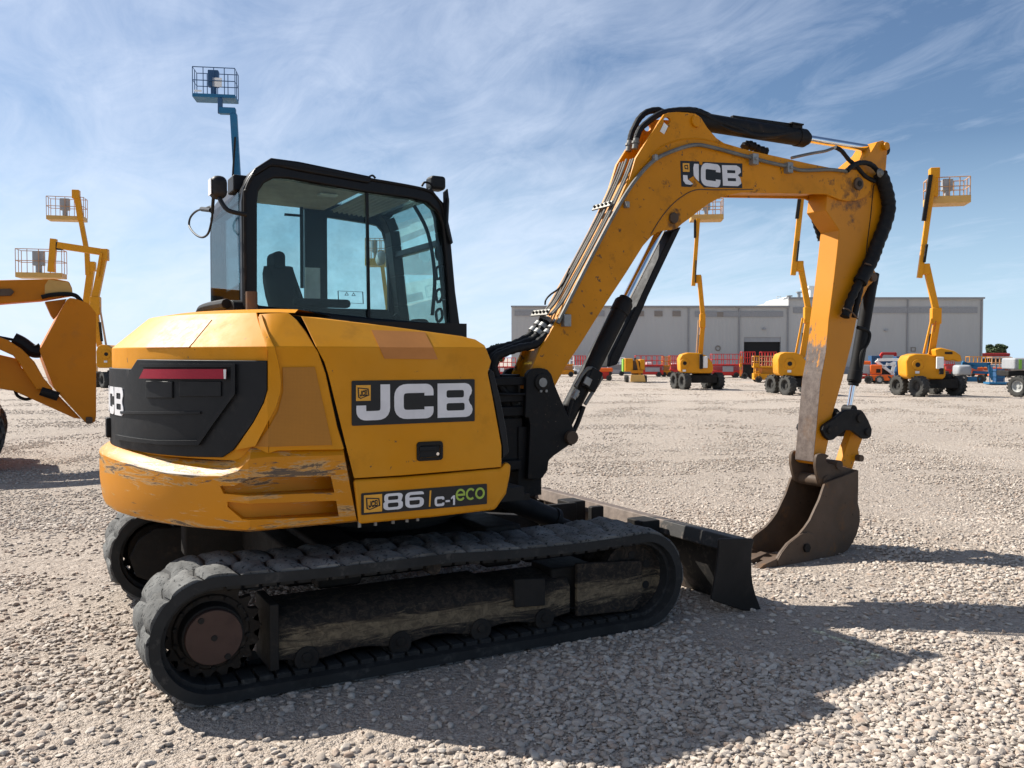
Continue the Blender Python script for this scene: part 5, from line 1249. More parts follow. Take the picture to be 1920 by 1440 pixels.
boom_lift(1306, 39.6, 'yellow boom lift with its basket just under the bend of the excavator boom', (1274, 661, 1337, 700), [(1284, 714, -.5), (1346, 714, .3), (1268, 712, 1.0), (1326, 716, 1.7)], (1290, 1342),
    [('riser', 1313, 668, 1318, 606, 8, Y, 0), ('tie_rod', 1306, 664, 1310, 600, 2.4, 'c_rail', -.1), ('lift_cylinder', 1310, 660, 1312, 628, 3, 'under', .1), ('upper_riser', 1318, 594, 1311, 518, 8, Y, 0), ('main_boom', 1300, 536, 1309, 410, 7, Y, -.1), ('hose_carrier', 1303, 446, 1303, 412, 4, 'under', -.2), ('boom_hose', 1304, 530, 1305, 488, 2, 'under', -.25)],
    [('knuckle', 1313, 588, 1323, 614, Y, -.15, .25), ('boom_head', 1300, 515, 1315, 530, Y, -.15, .2), ('cover_flap', 1318, 668, 1327, 690, 'c_white', -.8, -.7), ('battery_gap', 1312, 664, 1318, 692, 'under', -.85, -.7)], (1296, 1357, 372, 402, 411), axis=(-.95, -.35), emblem=(1284, 681))
boom_lift(1487, 34, 'yellow boom lift half hidden behind the dipper arm of the excavator', (1458, 660, 1516, 705), [(1477, 722, -.6), (1538, 722, .2), (1450, 720, .9), (1512, 720, 1.7)], (1482, 1530),
    [('riser', 1504, 670, 1515, 604, 10, Y, 0), ('tie_rod', 1492, 663, 1505, 596, 3.2, Y, -.1), ('lift_cylinder', 1503, 660, 1506, 624, 4, 'under', .1), ('upper_riser', 1516, 582, 1501, 499, 10, Y, 0), ('main_boom', 1487, 516, 1504, 360, 9, Y, -.1), ('hose_carrier', 1494, 410, 1499, 372, 6, 'under', -.2), ('boom_hose', 1494, 490, 1498, 452, 3, 'under', -.25)],
    [('knuckle', 1509, 575, 1522, 606, Y, -.15, .25), ('boom_head', 1492, 489, 1507, 508, Y, -.15, .2)], (1500, 1572, 326, 349, 358), axis=(-.9, -.45), emblem=(1481, 682))
boom_lift(1738, 33, 'yellow boom lift at right with raised engine lid and fully visible basket', (1698, 663, 1773, 711), [(1723, 725, -.9), (1792, 725, .2), (1686, 722, .7), (1753, 724, 1.8)], (1738, 1790),
    [('riser', 1745, 670, 1756, 605, 11, Y, 0), ('tie_rod', 1732, 663, 1747, 597, 3.5, Y, -.1), ('lift_cylinder', 1741, 662, 1745, 626, 5, 'under', .1), ('upper_riser', 1755, 582, 1737, 499, 11, Y, 0), ('main_boom', 1724, 521, 1752, 318, 9, Y, -.1), ('hose_carrier', 1732, 414, 1745, 328, 7, 'under', -.22), ('boom_hose', 1733, 492, 1738, 458, 4, 'under', -.25)],
    [('knuckle', 1748, 577, 1766, 607, Y, -.15, .25), ('boom_head', 1729, 494, 1744, 514, Y, -.15, .2), ('boom_tip', 1745, 314, 1763, 332, Y, -.2, .2), ('jib_post', 1747, 330, 1760, 367, Y, -.15, .15), ('cover_flap', 1756, 669, 1770, 692, 'c_white', -.86, -.78), ('battery_gap', 1762, 690, 1770, 702, 'under', -.88, -.75)], (1741, 1821, 330, 368, 379), emblem=(1721, 684))
# raised engine lid of the right lift
rt = [o for o in COL.objects if o.get('label', '').startswith('yellow boom lift at right')][0]
sp = Spot.__new__(Spot); sp.d = 33; sp.nrm = FH.copy(); sp.g = rt.location.copy(); sp.px = 33/FPX; g = rt.location; sp.root = rt; a_ = rt.rotation_euler.z; sp.nrm = Vector((-math.sin(a_), math.cos(a_), 0)); sp.inv = Matrix.Rotation(-a_, 4, 'Z') @ Matrix.Translation((-g.x, -g.y, 0))
mb = MB(); q = [(1753, 655), (1765, 652), (1790, 658), (1802, 666), (1804, 676), (1798, 679), (1788, 675), (1776, 676), (1764, 671), (1755, 668)]; sp.poly(mb, q, -.8, .3); LID = mb.build('engine_lid', M[Y], rt, bevel=.05, seg=3)
mb = MB(); sp.box(mb, 1772, 660, 1786, 664, -.83, -.8); mb.build('lid_slot', M['under'], LID)
# letters down the riser
mb = MB(); A = sp.p(1751.5, 622, -.22); B = sp.p(1755, 601, -.22)
dv = (B-A)
for k in range(8):
    c = A+dv*((k+.5)/8); mb.box(c, (.035, .006, .028), Matrix.Rotation(R_(10), 3, 'Y'))
mb.build('riser_lettering', M['red'], rt)
boom_lift(150, 48, 'yellow boom lift with the highest basket of the pair behind the loader bucket', (118, 668, 172, 700), [(128, 712, -.5), (168, 712, .2), (116, 712, 1.0), (150, 712, 1.6)], (125, 165),
    [('main_boom', 163, 472, 152, 414, 8, Y, 0), ('jib', 152, 414, 143, 358, 10, Y, 0), ('boom_sleeve', 163, 466, 165, 516, 8, Y, -.1), ('upper_riser', 172, 496, 158, 600, 12, Y, 0), ('riser', 158, 600, 150, 668, 10, Y, 0)],
    [('boom_head', 162, 490, 178, 508, Y, -.2, .2), ('boom_tip', 134, 355, 148, 372, Y, -.2, .2)], (86, 157, 370, 403, 413))
boom_lift(192, 41.6, 'yellow boom lift with folded jib and lower basket behind the loader bucket', (180, 646, 218, 690), [(197, 707, -.6), (250, 709, .3), (182, 707, .9), (238, 709, 1.6)], (190, 245),
    [('jib_post', 101, 448, 96, 510, 11, Y, 0), ('main_boom', 108, 460, 200, 474, 12, Y, 0), ('boom_sleeve', 196, 474, 178, 562, 12, Y, 0), ('upper_riser', 190, 474, 182, 520, 5, Y, -.2), ('riser', 179, 580, 187, 650, 9, Y, 0), ('tie_rod', 187, 576, 199, 647, 3, 'c_rail', -.1), ('lift_cylinder', 187, 604, 191, 640, 4, 'under', -.1)],
    [('knuckle', 168, 556, 187, 590, Y, -.2, .2), ('boom_elbow', 188, 466, 202, 488, Y, -.2, .2), ('jib_pivot', 104, 454, 116, 468, 'under', -.15, .15)], (28, 116, 468, 510, 521), emblem=(199, 664))
bl_ = boom_lift(470, 37, 'tall blue boom lift with its basket high above the cab of the excavator', (430, 664, 520, 705), [(440, 722, -.6), (505, 722, .2), (420, 722, .9), (480, 722, 1.7)], (445, 500),
    [('main_boom', 438, 214, 450, 420, 12, 'c_blue', 0), ('hose_carrier', 441, 257, 436, 338, 3, 'under', -.3), ('outer_boom', 446, 330, 462, 560, 17, 'c_blue', .1), ('riser', 462, 560, 470, 664, 18, 'c_blue', .1), ('jib_post', 413, 184, 413, 213, 8, 'c_dblue', 0)],
    [('jib', 410, 200, 441, 213, 'c_blue', -.1, .2), ('paper_sheet', 399, 145, 416, 163, 'c_white', .03, .05), ('toe_label', 364, 168, 378, 172, 'c_white', -.03, -.01)], (360, 441, 128, 174, 184), col='c_blue', rail='c_dblue')
boom_lift(728, 45, 'beige boom lift seen through the cab glass of the excavator', (700, 664, 760, 700), [(710, 714, -.6), (760, 714, .2), (698, 714, .9), (745, 714, 1.7)], (712, 752),
    [('main_boom', 716, 492, 727, 580, 7, 'c_beige', 0), ('riser', 727, 580, 732, 668, 9, 'c_beige', 0)],
    [('boom_head', 708, 470, 720, 500, 'c_beige', -.1, .2)], (684, 722, 447, 484, 498))

# ---- scissor lifts and others in the rank before the hall
SG = 'scissor lifts parked in the rank before the hall'
def scissor(u0, u1, vb, vm, vt, col, rail, label, panel=None, white=None, post=None, n=5):
    d = 1655*1.4455/(vb-669.5); sp = Spot('scissor_lift', (u0+u1)/2, d, label, 'scissor lift', SG)
    hw = (vb-vm)
    mb = MB(); sp.box(mb, u0, vm+hw*.42, u1, vb-hw*.16, -.4, .8); B = mb.build('chassis', M[col], sp.root, bevel=.03)
    mb = MB()
    for k in range(5):
        v = vm+hw*(.06+.072*k); sp.box(mb, u0+2, v, u1-2, v+hw*.045, -.3, .7)
    mb.build('scissor_stack', M[col], sp.root)
    mb = MB(); sp.box(mb, u0, vm-hw*.05, u1, vm+hw*.05, -.42, .82); P = mb.build('platform', M[col], sp.root, bevel=.015)
    a = sp.p(u0, vm, -.4); b = sp.p(u1, vt, -.4); r = .024; mb = MB()
    for z in (b.z, (a.z+b.z)/2): mb.tube([(a.x, -.38, z), (b.x, -.38, z), (b.x, .78, z), (a.x, .78, z)], r, 5, smooth=False, closed=True)
    for k in range(n+1):
        x = a.x+(b.x-a.x)*k/n
        for y in (-.38, .78): mb.tube([(x, y, a.z), (x, y, b.z)], r, 5)
    mb.build('guard_rail', M[rail], P)
    for uu in (u0+(u1-u0)*.16, u1-(u1-u0)*.16):
        p = sp.p(uu, vb, -.38); rr = hw*.21*sp.px; 
        for y in (-.38, .72): wheel(sp.root, (p.x, y, rr), (0, -1), rr, .22, 'rim', 10)
    if panel:
        mb = MB(); sp.box(mb, panel[0], panel[1], panel[2], panel[3], -.425, -.40); mb.build('side_panel', M[panel[4]], B)
    if white:
        mb = MB(); sp.box(mb, white[0], white[1], white[2], white[3], -.3, .4); mb.build('platform_load', M['c_white'], P, bevel=.04)
    if post:
        mb = MB(); [sp.bar(mb, uu, post[1], uu, post[3], 1.6, .05, -.45) for uu in (post[0]+1, post[2]-1)]; [sp.bar(mb, post[0], vv, post[2], vv, 1.4, .04, -.45) for vv in np.linspace(post[1]+1, post[3]-2, 5)]; sp.box(mb, post[0], post[1]+14, post[2], post[1]+20, -.46, -.2); mb.build('entry_ladder', M[post[4]], B, bevel=.02)
    return sp
scissor(928, 967, 705, 688, 671, 'c_red', 'c_red', 'red scissor lift glimpsed between the excavator body and the foot of its boom', panel=(938, 690, 945, 697, 'c_white'))
scissor(1042, 1076, 706, 684, 668, 'c_lift2', 'c_white', 'yellow scissor lift with pale guard rails right beside the foot of the excavator boom')
scissor(1075, 1098, 702, 686, 667, 'c_white', 'c_red', 'white bodied scissor lift with red rails beside the boom cylinder')
scissor(1138, 1171, 704, 684, 671, 'c_grey', 'c_white', 'pale grey scissor lift with white rails behind the small orange machine')
scissor(1192, 1244, 706, 685, 667, 'c_red', 'c_red', 'red scissor lift with a long white side panel behind the yellow trencher', panel=(1210, 689, 1237, 697, 'c_grey'), white=(1212, 679, 1222, 684))
scissor(1243, 1258, 706, 686, 669, 'c_lift2', 'c_lift2', 'narrow yellow scissor lift standing between two red ones')
scissor(1256, 1277, 704, 684, 667, 'c_red', 'c_red', 'red scissor lift just left of the boom lift under the boom bend', white=(1260, 681, 1273, 685))
scissor(1335, 1389, 708, 684, 664, 'c_red', 'c_red', 'red scissor lift with grey box panel behind the boom lift under the boom bend', panel=(1355, 687, 1375, 697, 'c_grey'))
scissor(1392, 1416, 710, 682, 660, 'c_dred', 'c_red', 'dark red scissor lift with black flank below the open hall door', panel=(1393, 684, 1412, 705, 'under'), post=(1387, 668, 1392, 706, 'c_lift2'))
scissor(1415, 1462, 717, 688, 668, 'c_lift', 'c_rail', 'orange yellow scissor lift with folded stack before the hall door', post=(1413, 667, 1424, 709, 'c_lift'))
scissor(1428, 1456, 705, 684, 660, 'c_dred', 'c_red', 'red scissor lift hidden behind the orange yellow one at the hall door')
scissor(1772, 1790, 704, 684, 668, 'c_red', 'c_red', 'red scissor lift behind the boom lift with raised lid')
scissor(1818, 1856, 706, 690, 669, 'c_orange', 'c_lift', 'orange scissor lift with tall yellow rails behind the low blue boom lift')
scissor(1860, 1898, 708, 690, 670, 'c_orange', 'c_rail', 'orange scissor lift with tall rails left of the grey machine')
# low orange carrier
sp = Spot('platform_carrier', 1134, 54, 'small low orange machine with black wheels beside the boom cylinder', 'carrier')
mb = MB(); sp.box(mb, 1120, 690, 1149, 697, -.3, .5); mb.build('deck', M['c_orange'], sp.root, bevel=.03)
mb = MB(); sp.box(mb, 1124, 697, 1142, 711, -.2, .5); mb.build('chassis', M['c_red'], sp.root, bevel=.03)
for u in (1126, 1142):
    for y in (-.3, .5): p = sp.p(u, 709, y); wheel(sp.root, (p.x, y, .17), (0, -1), .17, .14, 'rim', 8)
# yellow trencher
sp = Spot('trencher', 1193, 50.4, 'yellow trencher with exposed engine and front blade facing the camera', 'trencher')
mb = MB(); sp.box(mb, 1172, 672, 1187, 697, -.2, 1.4); mb.build('engine_cover', M['c_lift'], sp.root, bevel=.04)
mb = MB(); sp.box(mb, 1200, 674, 1209, 694, -.2, 1.4); mb.build('side_tank', M['c_lift'], sp.root, bevel=.04)
mb = MB(); sp.box(mb, 1187, 676, 1200, 708, -.1, 1.2); sp.bar(mb, 1183, 690, 1205, 698, 3); sp.bar(mb, 1204, 688, 1184, 700, 2.5); sp.bar(mb, 1190, 671, 1196, 684, 4); mb.build('engine', M['rust'], sp.root, bevel=.02)
mb = MB(); sp.box(mb, 1184, 694, 1206, 700, -.3, .3); sp.bar(mb, 1194, 674, 1200, 704, 4, None, -.2); mb.build('front_frame', M['c_lift2'], sp.root, bevel=.02)
mb = MB(); sp.poly(mb, [(1183, 703), (1208, 703), (1211, 716), (1182, 716)], -.6, -.45); mb.build('front_blade', M['c_beige'], sp.root, bevel=.02)
mb = MB(); sp.box(mb, 1168, 673, 1173, 697, .3, 1.6); mb.build('green_panel', M['c_green'], sp.root, bevel=.02)
for u in (1176, 1210): p = sp.p(u, 709); wheel(sp.root, (p.x, .1, .2), (1, 0), .20, .18, 'rim', 10); wheel(sp.root, (p.x, 1.2, .2), (1, 0), .20, .18, 'rim', 10)
# orange boom lift with white scissor arms
d_ = 1655*1.4455/(719-669.5)
sp = Spot('boom_lift', 1650, d_, 'low orange boom lift with folded white arms beside the bucket cylinder', 'boom lift', LG)
mb = MB(); sp.box(mb, 1632, 703, 1676, 714, -.5, .9); mb.build('chassis', M['c_orange'], sp.root, bevel=.03)
mb = MB(); sp.box(mb, 1632, 684, 1654, 702, -.4, .9); T = mb.build('turret', M['c_orange'], sp.root, bevel=.05)
mb = MB(); sp.box(mb, 1643, 692, 1651, 699, -.42, -.38); mb.build('side_opening', M['under'], T)
mb = MB(); sp.box(mb, 1614, 684, 1632, 702, -.3, .9); mb.build('engine_cover', M['c_grey'], sp.root, bevel=.04)
mb = MB(); sp.box(mb, 1615, 677, 1633, 684, -.2, .6); mb.build('top_cover', M['c_orange'], sp.root, bevel=.04)
for a, b, c, e, w in ((1642, 677, 1676, 702, 5), (1645, 675, 1698, 674, 5), (1662, 682, 1680, 686, 4), (1677, 678, 1672, 704, 5), (1688, 677, 1692, 704, 4), (1650, 690, 1675, 680, 3)):
    mb = MB(); sp.bar(mb, a, b, c, e, w, .15, -.1); mb.build('folded_arm', M['c_white'], sp.root, bevel=.01)
mb = MB(); sp.bar(mb, 1608, 709, 1634, 706, 5); sp.box(mb, 1608, 700, 1626, 704, -.3, .6); mb.build('folded_basket', M['c_red'], sp.root)
for u, y in ((1629, -.5), (1649, -.5), (1664, -.4), (1640, .9), (1660, .9)): p = sp.p(u, 714, y); wheel(sp.root, (p.x, y, .22), (-.3, -1), .22, .2, 'rim_light' if u == 1649 else 'rim', 10)
# far red digger arm
sp = Spot('excavator', 1663, 66, 'distant red excavator with its arm bent over, low against the hall wall', 'excavator')
mb = MB(); sp.bar(mb, 1648, 675, 1654, 663, 5, .3); mb.build('boom', M['c_red'], sp.root, bevel=.02)
mb = MB(); sp.bar(mb, 1653, 663, 1680, 663, 5, .3); mb.build('arm', M['c_red'], sp.root, bevel=.02)
mb = MB(); sp.bar(mb, 1679, 662, 1678, 674, 4, .3); mb.build('bucket', M['c_red'], sp.root, bevel=.02)
mb = MB(); sp.box(mb, 1646, 674, 1682, 690, .0, 1.2); mb.build('body', M['c_dblue'], sp.root, bevel=.05)
mb = MB(); sp.box(mb, 1648, 690, 1680, 705, .0, 1.2); mb.build('tracks', M['under'], sp.root, bevel=.1)
for u0, u1, v0, lab, m in ((1634, 1650, 667, 'blue storage crate left of the distant red digger', 'c_dblue'), (1681, 1706, 668, 'blue storage crate right of the distant red digger', 'c_dblue')):
    sp = Spot('storage_crate', (u0+u1)/2, 64, lab, 'crate'); mb = MB(); sp.box(mb, u0, v0, u1, 706, 0, 1.2); c = mb.build('shell', M[m], sp.root, bevel=.02)
    mb = MB()
    for k in range(5): u = u0+1+(u1-u0-2)*k/4; sp.box(mb, u-.4, v0+2, u+.4, 704, -.04, 0)
    mb.build('ribs', M['c_dblue'], c)
# low blue boom lift
sp = Spot('boom_lift', 1820, 1655*1.4455/(718-669.5), 'low blue boom lift with grey cowl folded down beside the lift with raised lid', 'boom lift', LG)
mb = MB(); a = sp.p(1790, 704); b = sp.p(1819, 684); rounded(mb, ((a.x+b.x)/2, .1, (a.z+b.z)/2), (b.x-a.x, 1.3, b.z-a.z), .4); mb.build('turret', M['c_grey'], sp.root, sharp=60)
mb = MB(); sp.box(mb, 1812, 707, 1840, 716, -.4, .8); mb.build('chassis', M['c_blue'], sp.root, bevel=.03)
for a, b, c, e, w in ((1803, 683, 1856, 684, 8), (1804, 680, 1832, 690, 7), (1824, 698, 1853, 699, 5), (1852, 680, 1862, 712, 6)): mb = MB(); sp.bar(mb, a, b, c, e, w, .22); mb.build('folded_boom', M['c_blue'], sp.root, bevel=.015)
for u, y, rm in ((1778, -.4, 'rim_light'), (1805, -.4, 'rim_light'), (1840, -.4, 'rim')): p = sp.p(u, 711, y); wheel(sp.root, (p.x, y, .24), (-.5, -1), .24, .2, rm, 10)
sp = Spot('work_basket', 1870, 1655*1.4455/(721-669.5), 'blue work basket on a flat blue pallet left of the grey machine', 'basket')
mb = MB(); sp.box(mb, 1855, 717, 1902, 721, -.4, .8); mb.build('pallet', M['c_blue'], sp.root, bevel=.01)
mb = MB(); sp.box(mb, 1868, 692, 1882, 716, -.2, .5); mb.build('panel', M['c_dblue'], sp.root, bevel=.02)
mb = MB()
for u in (1856, 1862, 1868, 1883): sp.bar(mb, u, 717, u-(2 if u < 1865 else 0), 684, 1.4, .04, -.2)
for v in (685, 696, 706): sp.bar(mb, 1854, v, 1884, v+2, 1.4, .04, -.2)
mb.build('frame', M['c_blue'], sp.root)
# grey machine at the right edge
sp = Spot('boom_lift', 1925, 33, 'grey boom lift cut by the right edge of the photo with a lime panel', 'boom lift', LG)
mb = MB(); sp.box(mb, 1901, 671, 1990, 694, -.8, .9); B = mb.build('cowl', M['c_grey'], sp.root, bevel=.08, seg=3)
mb = MB(); sp.box(mb, 1911, 674, 1916, 692, -.83, -.8); mb.build('lime_panel', M['c_green'], B)
mb = MB(); sp.box(mb, 1890, 695, 1995, 706, -.7, .9); sp.bar(mb, 1886, 698, 1960, 710, 8); mb.build('chassis', M['under'], sp.root, bevel=.04)
for u, y in ((1911, -.9), (1985, -.9), (1925, .9), (1990, .9)): p = sp.p(u, 725, y); wheel(sp.root, (p.x, y, .38), (-.75, -.66), .38, .32, 'rim_light')
# distant bus
sp = Spot('bus', 1868, 95, 'distant red roofed bus right of the hall corner', 'bus', None, 0.)
mb = MB(); sp.box(mb, 1840, 668, 1896, 700, 0, 2.5); b_ = mb.build('body', M['c_white'], sp.root, bevel=.1)
mb = MB(); sp.box(mb, 1840, 662, 1895, 668, -.05, 2.55); mb.build('roof', M['c_dred'], sp.root, bevel=.12)
mb = MB(); sp.box(mb, 1843, 672, 1893, 682, -.03, 0); mb.build('window_band', M['under'], b_)
for u in (1850, 1886): p = sp.p(u, 700); wheel(sp.root, (p.x, .1, .45), (0, -1), .45, .25, 'rim', 8)

# ================================================================== HALL
def siding_mat(name, col):
    m, t, b = nt(name); p = pos(t); sx = N(t, 'ShaderNodeSeparateXYZ'); L(t, p, sx.inputs[0])
    w = mth(t, 'SINE', mth(t, 'MULTIPLY', sx.outputs[0], 2*pi/.33))
    n = noise_tex(t, pos(t, (1, 1, .15)), .35, 5)
    L(t, mixc(t, ramp(t, n, .3, .7), tuple(c*.93 for c in col), tuple(c*1.06 for c in col)), b.inputs['Base Color'])
    b.inputs['Roughness'].default_value = .55; bump(t, b, w, .08, .05); return m
M['siding'] = siding_mat('hall_siding', (.40, .40, .385)); M['band'] = plain('hall_band', (.25, .255, .26), .5); M['rustpane'] = plain('hall_pane', (.20, .175, .15), .5)
HD = 78.0
sp = Spot('hall', 1400, HD, 'long grey corrugated metal hall with a roller door across the background', 'hall', None, 0.)
z_l = sp.p(1200, 576).z; z_r = sp.p(1650, 560).z; x0 = sp.p(959, 600).x; xm = sp.p(1478, 600).x; x1 = sp.p(1843, 600).x
dl, dr = sp.p(1395, 632), sp.p(1464, 632)
mb = MB()
for q0, q1, q2, q3 in ((x0, dl.x, -.2, z_l), (dr.x, xm, -.2, z_l), (dl.x, dr.x, dl.z, z_l)): mb.box(((q0+q1)/2, .175, (q2+q3)/2), (q1-q0, .35, q3-q2))
mb; mb.build('left_wall', M['siding'], sp.root)
mb = MB(); mb.box(((xm+x1)/2, 19.985, z_r/2-.1), (x1-xm, 40, z_r+.2)); mb.build('right_wing', M['siding'], sp.root)
mb = MB(); mb.box(((x0+xm)/2-.02, 20.3, z_l/2), (xm-x0-.05, 39.8, z_l-.3)); mb.bm.faces.ensure_lookup_table(); mb.build('left_wing', M['siding'], sp.root)
mb = MB(); mb.box(((dl.x+dr.x)/2, .30, dl.z/2), (dr.x-dl.x, .1, dl.z)); mb.build('door_opening', M['dark'], sp.root)
sh_ = sp.p(1400, 641); mb = MB(); mb.box(((dl.x+dr.x)/2, .12, (dl.z+sh_.z)/2), (dr.x-dl.x, .1, dl.z-sh_.z)); RD = mb.build('roller_door', M['c_grey'], sp.root)
mb = MB(); mb.box(((x0+xm)/2, -.05, z_l+.06), (xm-x0+.1, .3, .14)); mb.build('roof_trim', M['band'], sp.root)
mb = MB(); mb.box(((xm+x1)/2, -.07, z_r+.05), (x1-xm+.1, .3, .14)); mb.build('roof_trim', M['band'], sp.root)
def strip(u0, u1, v0, v1, m='band', nm='window_band'):
    mb = MB(); a = sp.p(u0, v1); b = sp.p(u1, v0); mb.box(((a.x+b.x)/2, -.06, (a.z+b.z)/2), (b.x-a.x, .06, b.z-a.z)); mb.build(nm, M[m], sp.root)
strip(965, 1018, 582, 592); strip(1119, 1133, 583, 593); strip(1194, 1207, 583, 593, 'rustpane', 'window'); strip(1227, 1242, 583, 593, 'rustpane', 'window'); strip(1261, 1276, 583, 593, 'rustpane', 'window')
strip(1303, 1344, 584, 594); strip(1356, 1468, 584, 594); strip(1344, 1356, 585, 594, 'rustpane', 'window'); strip(1487, 1540, 576, 587); strip(1624, 1725, 576, 587); strip(1725, 1832, 576, 587)
for u, v in ((1432, 617), (1660, 619)):
    p = sp.p(u, v); mb = MB().box((p.x, -.12, p.z), (.30, .2, .15)); mb.build('wall_lamp', M['c_grey'], sp.root, bevel=.03)
p = sp.p(1346, 653); mb = MB().tube([(p.x+.2*math.cos(a), -.05, p.z+.2*math.sin(a)) for a in np.linspace(0, 2*pi, 13)[:-1]], .05, 6, closed=True); mb.build('wall_vent', M['rustpane'], sp.root)
p = sp.p(1712, 655); mb = MB().sheet([[(p.x-.22, p.z-.2), (p.x+.22, p.z-.2), (p.x+.22, p.z+.2), (p.x-.22, p.z+.2)], [(p.x-.14, p.z-.12), (p.x+.14, p.z-.12), (p.x+.14, p.z+.12), (p.x-.14, p.z+.12)]], lambda a, b, k: (a, -.06*(1-k), b)); mb.build('wall_vent', M['rustpane'], sp.root)
q = [sp.p(u, v, 6) for u, v in ((1454, 578), (1470, 559), (1478, 556), (1478, 578))]
mb = MB().sheet([[(p_.x, p_.z) for p_ in q]], lambda a, b, k: (a, 6+6*k, b)); mb.build('roof_gable', M['c_white'], sp.root)
a = sp.p(1519, 566, 8); b = sp.p(1535, 540, 8); mb = MB().box(((a.x+b.x)/2, 9, (a.z+b.z)/2), (b.x-a.x, 2, b.z-a.z)); mb.box(((a.x+b.x)/2, 9, b.z+.1), (b.x-a.x+.4, 2.4, .2)); mb.build('roof_cabin', M['c_white'], sp.root)
for u, v in ((1498, 549), (1634, 549), (1480, 556)):
    p = sp.p(u, v, 6); q = sp.p(u, 566, 6); mb = MB().cyl((p.x, 6, q.z-.5), (p.x, 6, p.z), .16, n=12).cyl((p.x, 6, p.z), (p.x, 6, p.z+.1), .3, n=12); mb.build('roof_vent', M['c_grey'], sp.root)
mb = MB(); a = sp.p(1456, 574, 6); b = sp.p(1464, 556, 6)
for x in (a.x, b.x): mb.tube([(x, 6, a.z-.8), (x, 6, b.z)], .03, 5)
for k in range(5): z = a.z+(b.z-a.z)*k/4; mb.tube([(a.x, 6, z), (b.x, 6, z)], .025, 5)
mb.build('roof_ladder', M['c_white'], sp.root)
for u in (1020, 1150, 1290, 1385, 1476, 1560, 1700, 1838):
    p = sp.p(u, 690); MB().tube([(p.x, -.08, 0), (p.x, -.08, (z_l if u < 1478 else z_r)-.1)], .06, 6).build('downpipe', M['band'], sp.root)
MB().box(((x0+xm)/2, -.03, .3), (xm-x0, .05, .6)).build('plinth', M['band'], sp.root); MB().box(((xm+x1)/2, -.05, .3), (x1-xm, .05, .6)).build('plinth', M['band'], sp.root)

# ================================================================== TREES
def leaf_mat():
    m, t, b = nt('foliage'); n = noise_tex(t, pos(t), .9, 5); n2 = noise_tex(t, pos(t), 7, 3)
    c = mixc(t, ramp(t, n, .35, .65), (.018, .032, .012), (.055, .085, .026)); L(t, mixc(t, ramp(t, n2, .4, .7, 0, .5), c, (.075, .10, .035)), b.inputs['Base Color']); b.inputs['Roughness'].default_value = .8; return m
M['leaf'] = leaf_mat(); M['bark'] = plain('bark', (.07, .05, .035), .9)
def tree(u, d, vtop, wpx, label, seed):
    r = random.Random(seed); sp = Spot('tree', u, d, label, 'tree', 'trees beyond the yard'); H = sp.p(u, vtop).z; Wd = wpx*sp.px
    mb = MB().cyl((0, 0, 0), (.05, 0, H*.55), .16*H/4, .07*H/4, 10)
    for k in range(6):
        a = r.uniform(0, 6.28); mb.cyl((.03, 0, H*r.uniform(.25, .45)), (Wd*.3*math.cos(a), Wd*.3*math.sin(a), H*r.uniform(.6, .8)), .05*H/4, .02*H/4, 6)
    mb.build('trunk', M['bark'], sp.root)
    cl_ = [(Vector((r.uniform(-.36, .36)*Wd, r.uniform(-.36, .36)*Wd, H*r.uniform(.38, .84))), r.uniform(.12, .22)*Wd) for _ in range(16)]
    V = []; Fc = []
    for c, rad in cl_:
        for _ in range(240):
            v = Vector((r.gauss(0, 1), r.gauss(0, 1), r.gauss(0, 1))).normalized()*rad*r.uniform(.55, 1.12); v.z *= .8; p = c+v
            if p.z > H: p.z = H-r.uniform(0, .3)
            s_ = r.uniform(.10, .2); x = Vector((r.gauss(0, 1), r.gauss(0, 1), r.gauss(0, 1))).normalized(); y = x.orthogonal().normalized(); i = len(V)
            V += [p-x*s_, p+y*s_*.6, p+x*s_, p-y*s_*.6]; Fc.append((i, i+1, i+2, i+3))
    me = bpy.data.meshes.new('crown'); me.from_pydata(V, [], Fc); me.materials.append(M['leaf']); o = bpy.data.objects.new('crown', me); COL.objects.link(o); o.parent = sp.root
tree(930, 105, 643, 34, 'dark bushy tree glimpsed between the excavator body and the hall', 1)
tree(1864, 110, 642, 44, 'dark round tree right of the hall above the bus roof', 2)
tree(226, 130, 645, 26, 'small dark tree on the skyline left of the excavator hood', 3)

# ================================================================== LOADER AT LEFT
sp = Spot('wheel_loader', 60, 11.3, 'orange yellow wheel loader at the left edge with its bucket tipped forward', 'wheel loader', None, R_(29))
q = lambda l: [(x/2.4407, 330+y/2.4407) for x, y in l]
bs = q([(320, 558), (340, 560), (404, 582), (438, 626), (440, 640), (440, 1098), (436, 1122), (420, 1132), (395, 1130), (380, 1116), (246, 970), (184, 806), (182, 796), (306, 566)])
mb = MB(); sp.poly(mb, bs, 0, .03); BK_ = mb.build('bucket', M['c_loader'], sp.root, smooth=False)
mb = MB(); sp.poly(mb, bs, 2.2, 2.23); mb.build('far_side_plate', M['c_loader'], BK_, bevel=.006)
back = [sp.p(u, v) for u, v in q([(326, 558), (306, 566), (182, 796), (184, 806), (246, 970), (380, 1116), (395, 1130)])]
pp = [(p.x, p.z) for p in back]; inn = [(x+.03, z-.005) for x, z in pp]
MB().sheet([pp+inn[::-1]], lambda a, b, k: (a, .03+2.17*k, b)).build('bucket_shell', M['c_loader'], BK_)
mb = MB(); p = sp.p(167, 788); mb.box((p.x, 1.1, p.z), (.08, 2.3, .09)); mb.build('cutting_edge', M['rust'], BK_, bevel=.02)
for x, y in ((326, 580), (208, 817), (246, 928)):
    u, v = x/2.4407, 330+y/2.4407; p = sp.p(u, v); MB().cyl(p+Vector((0, -.012, 0)), p, .028, n=14).build('bolt_head', M['c_loader'], BK_)
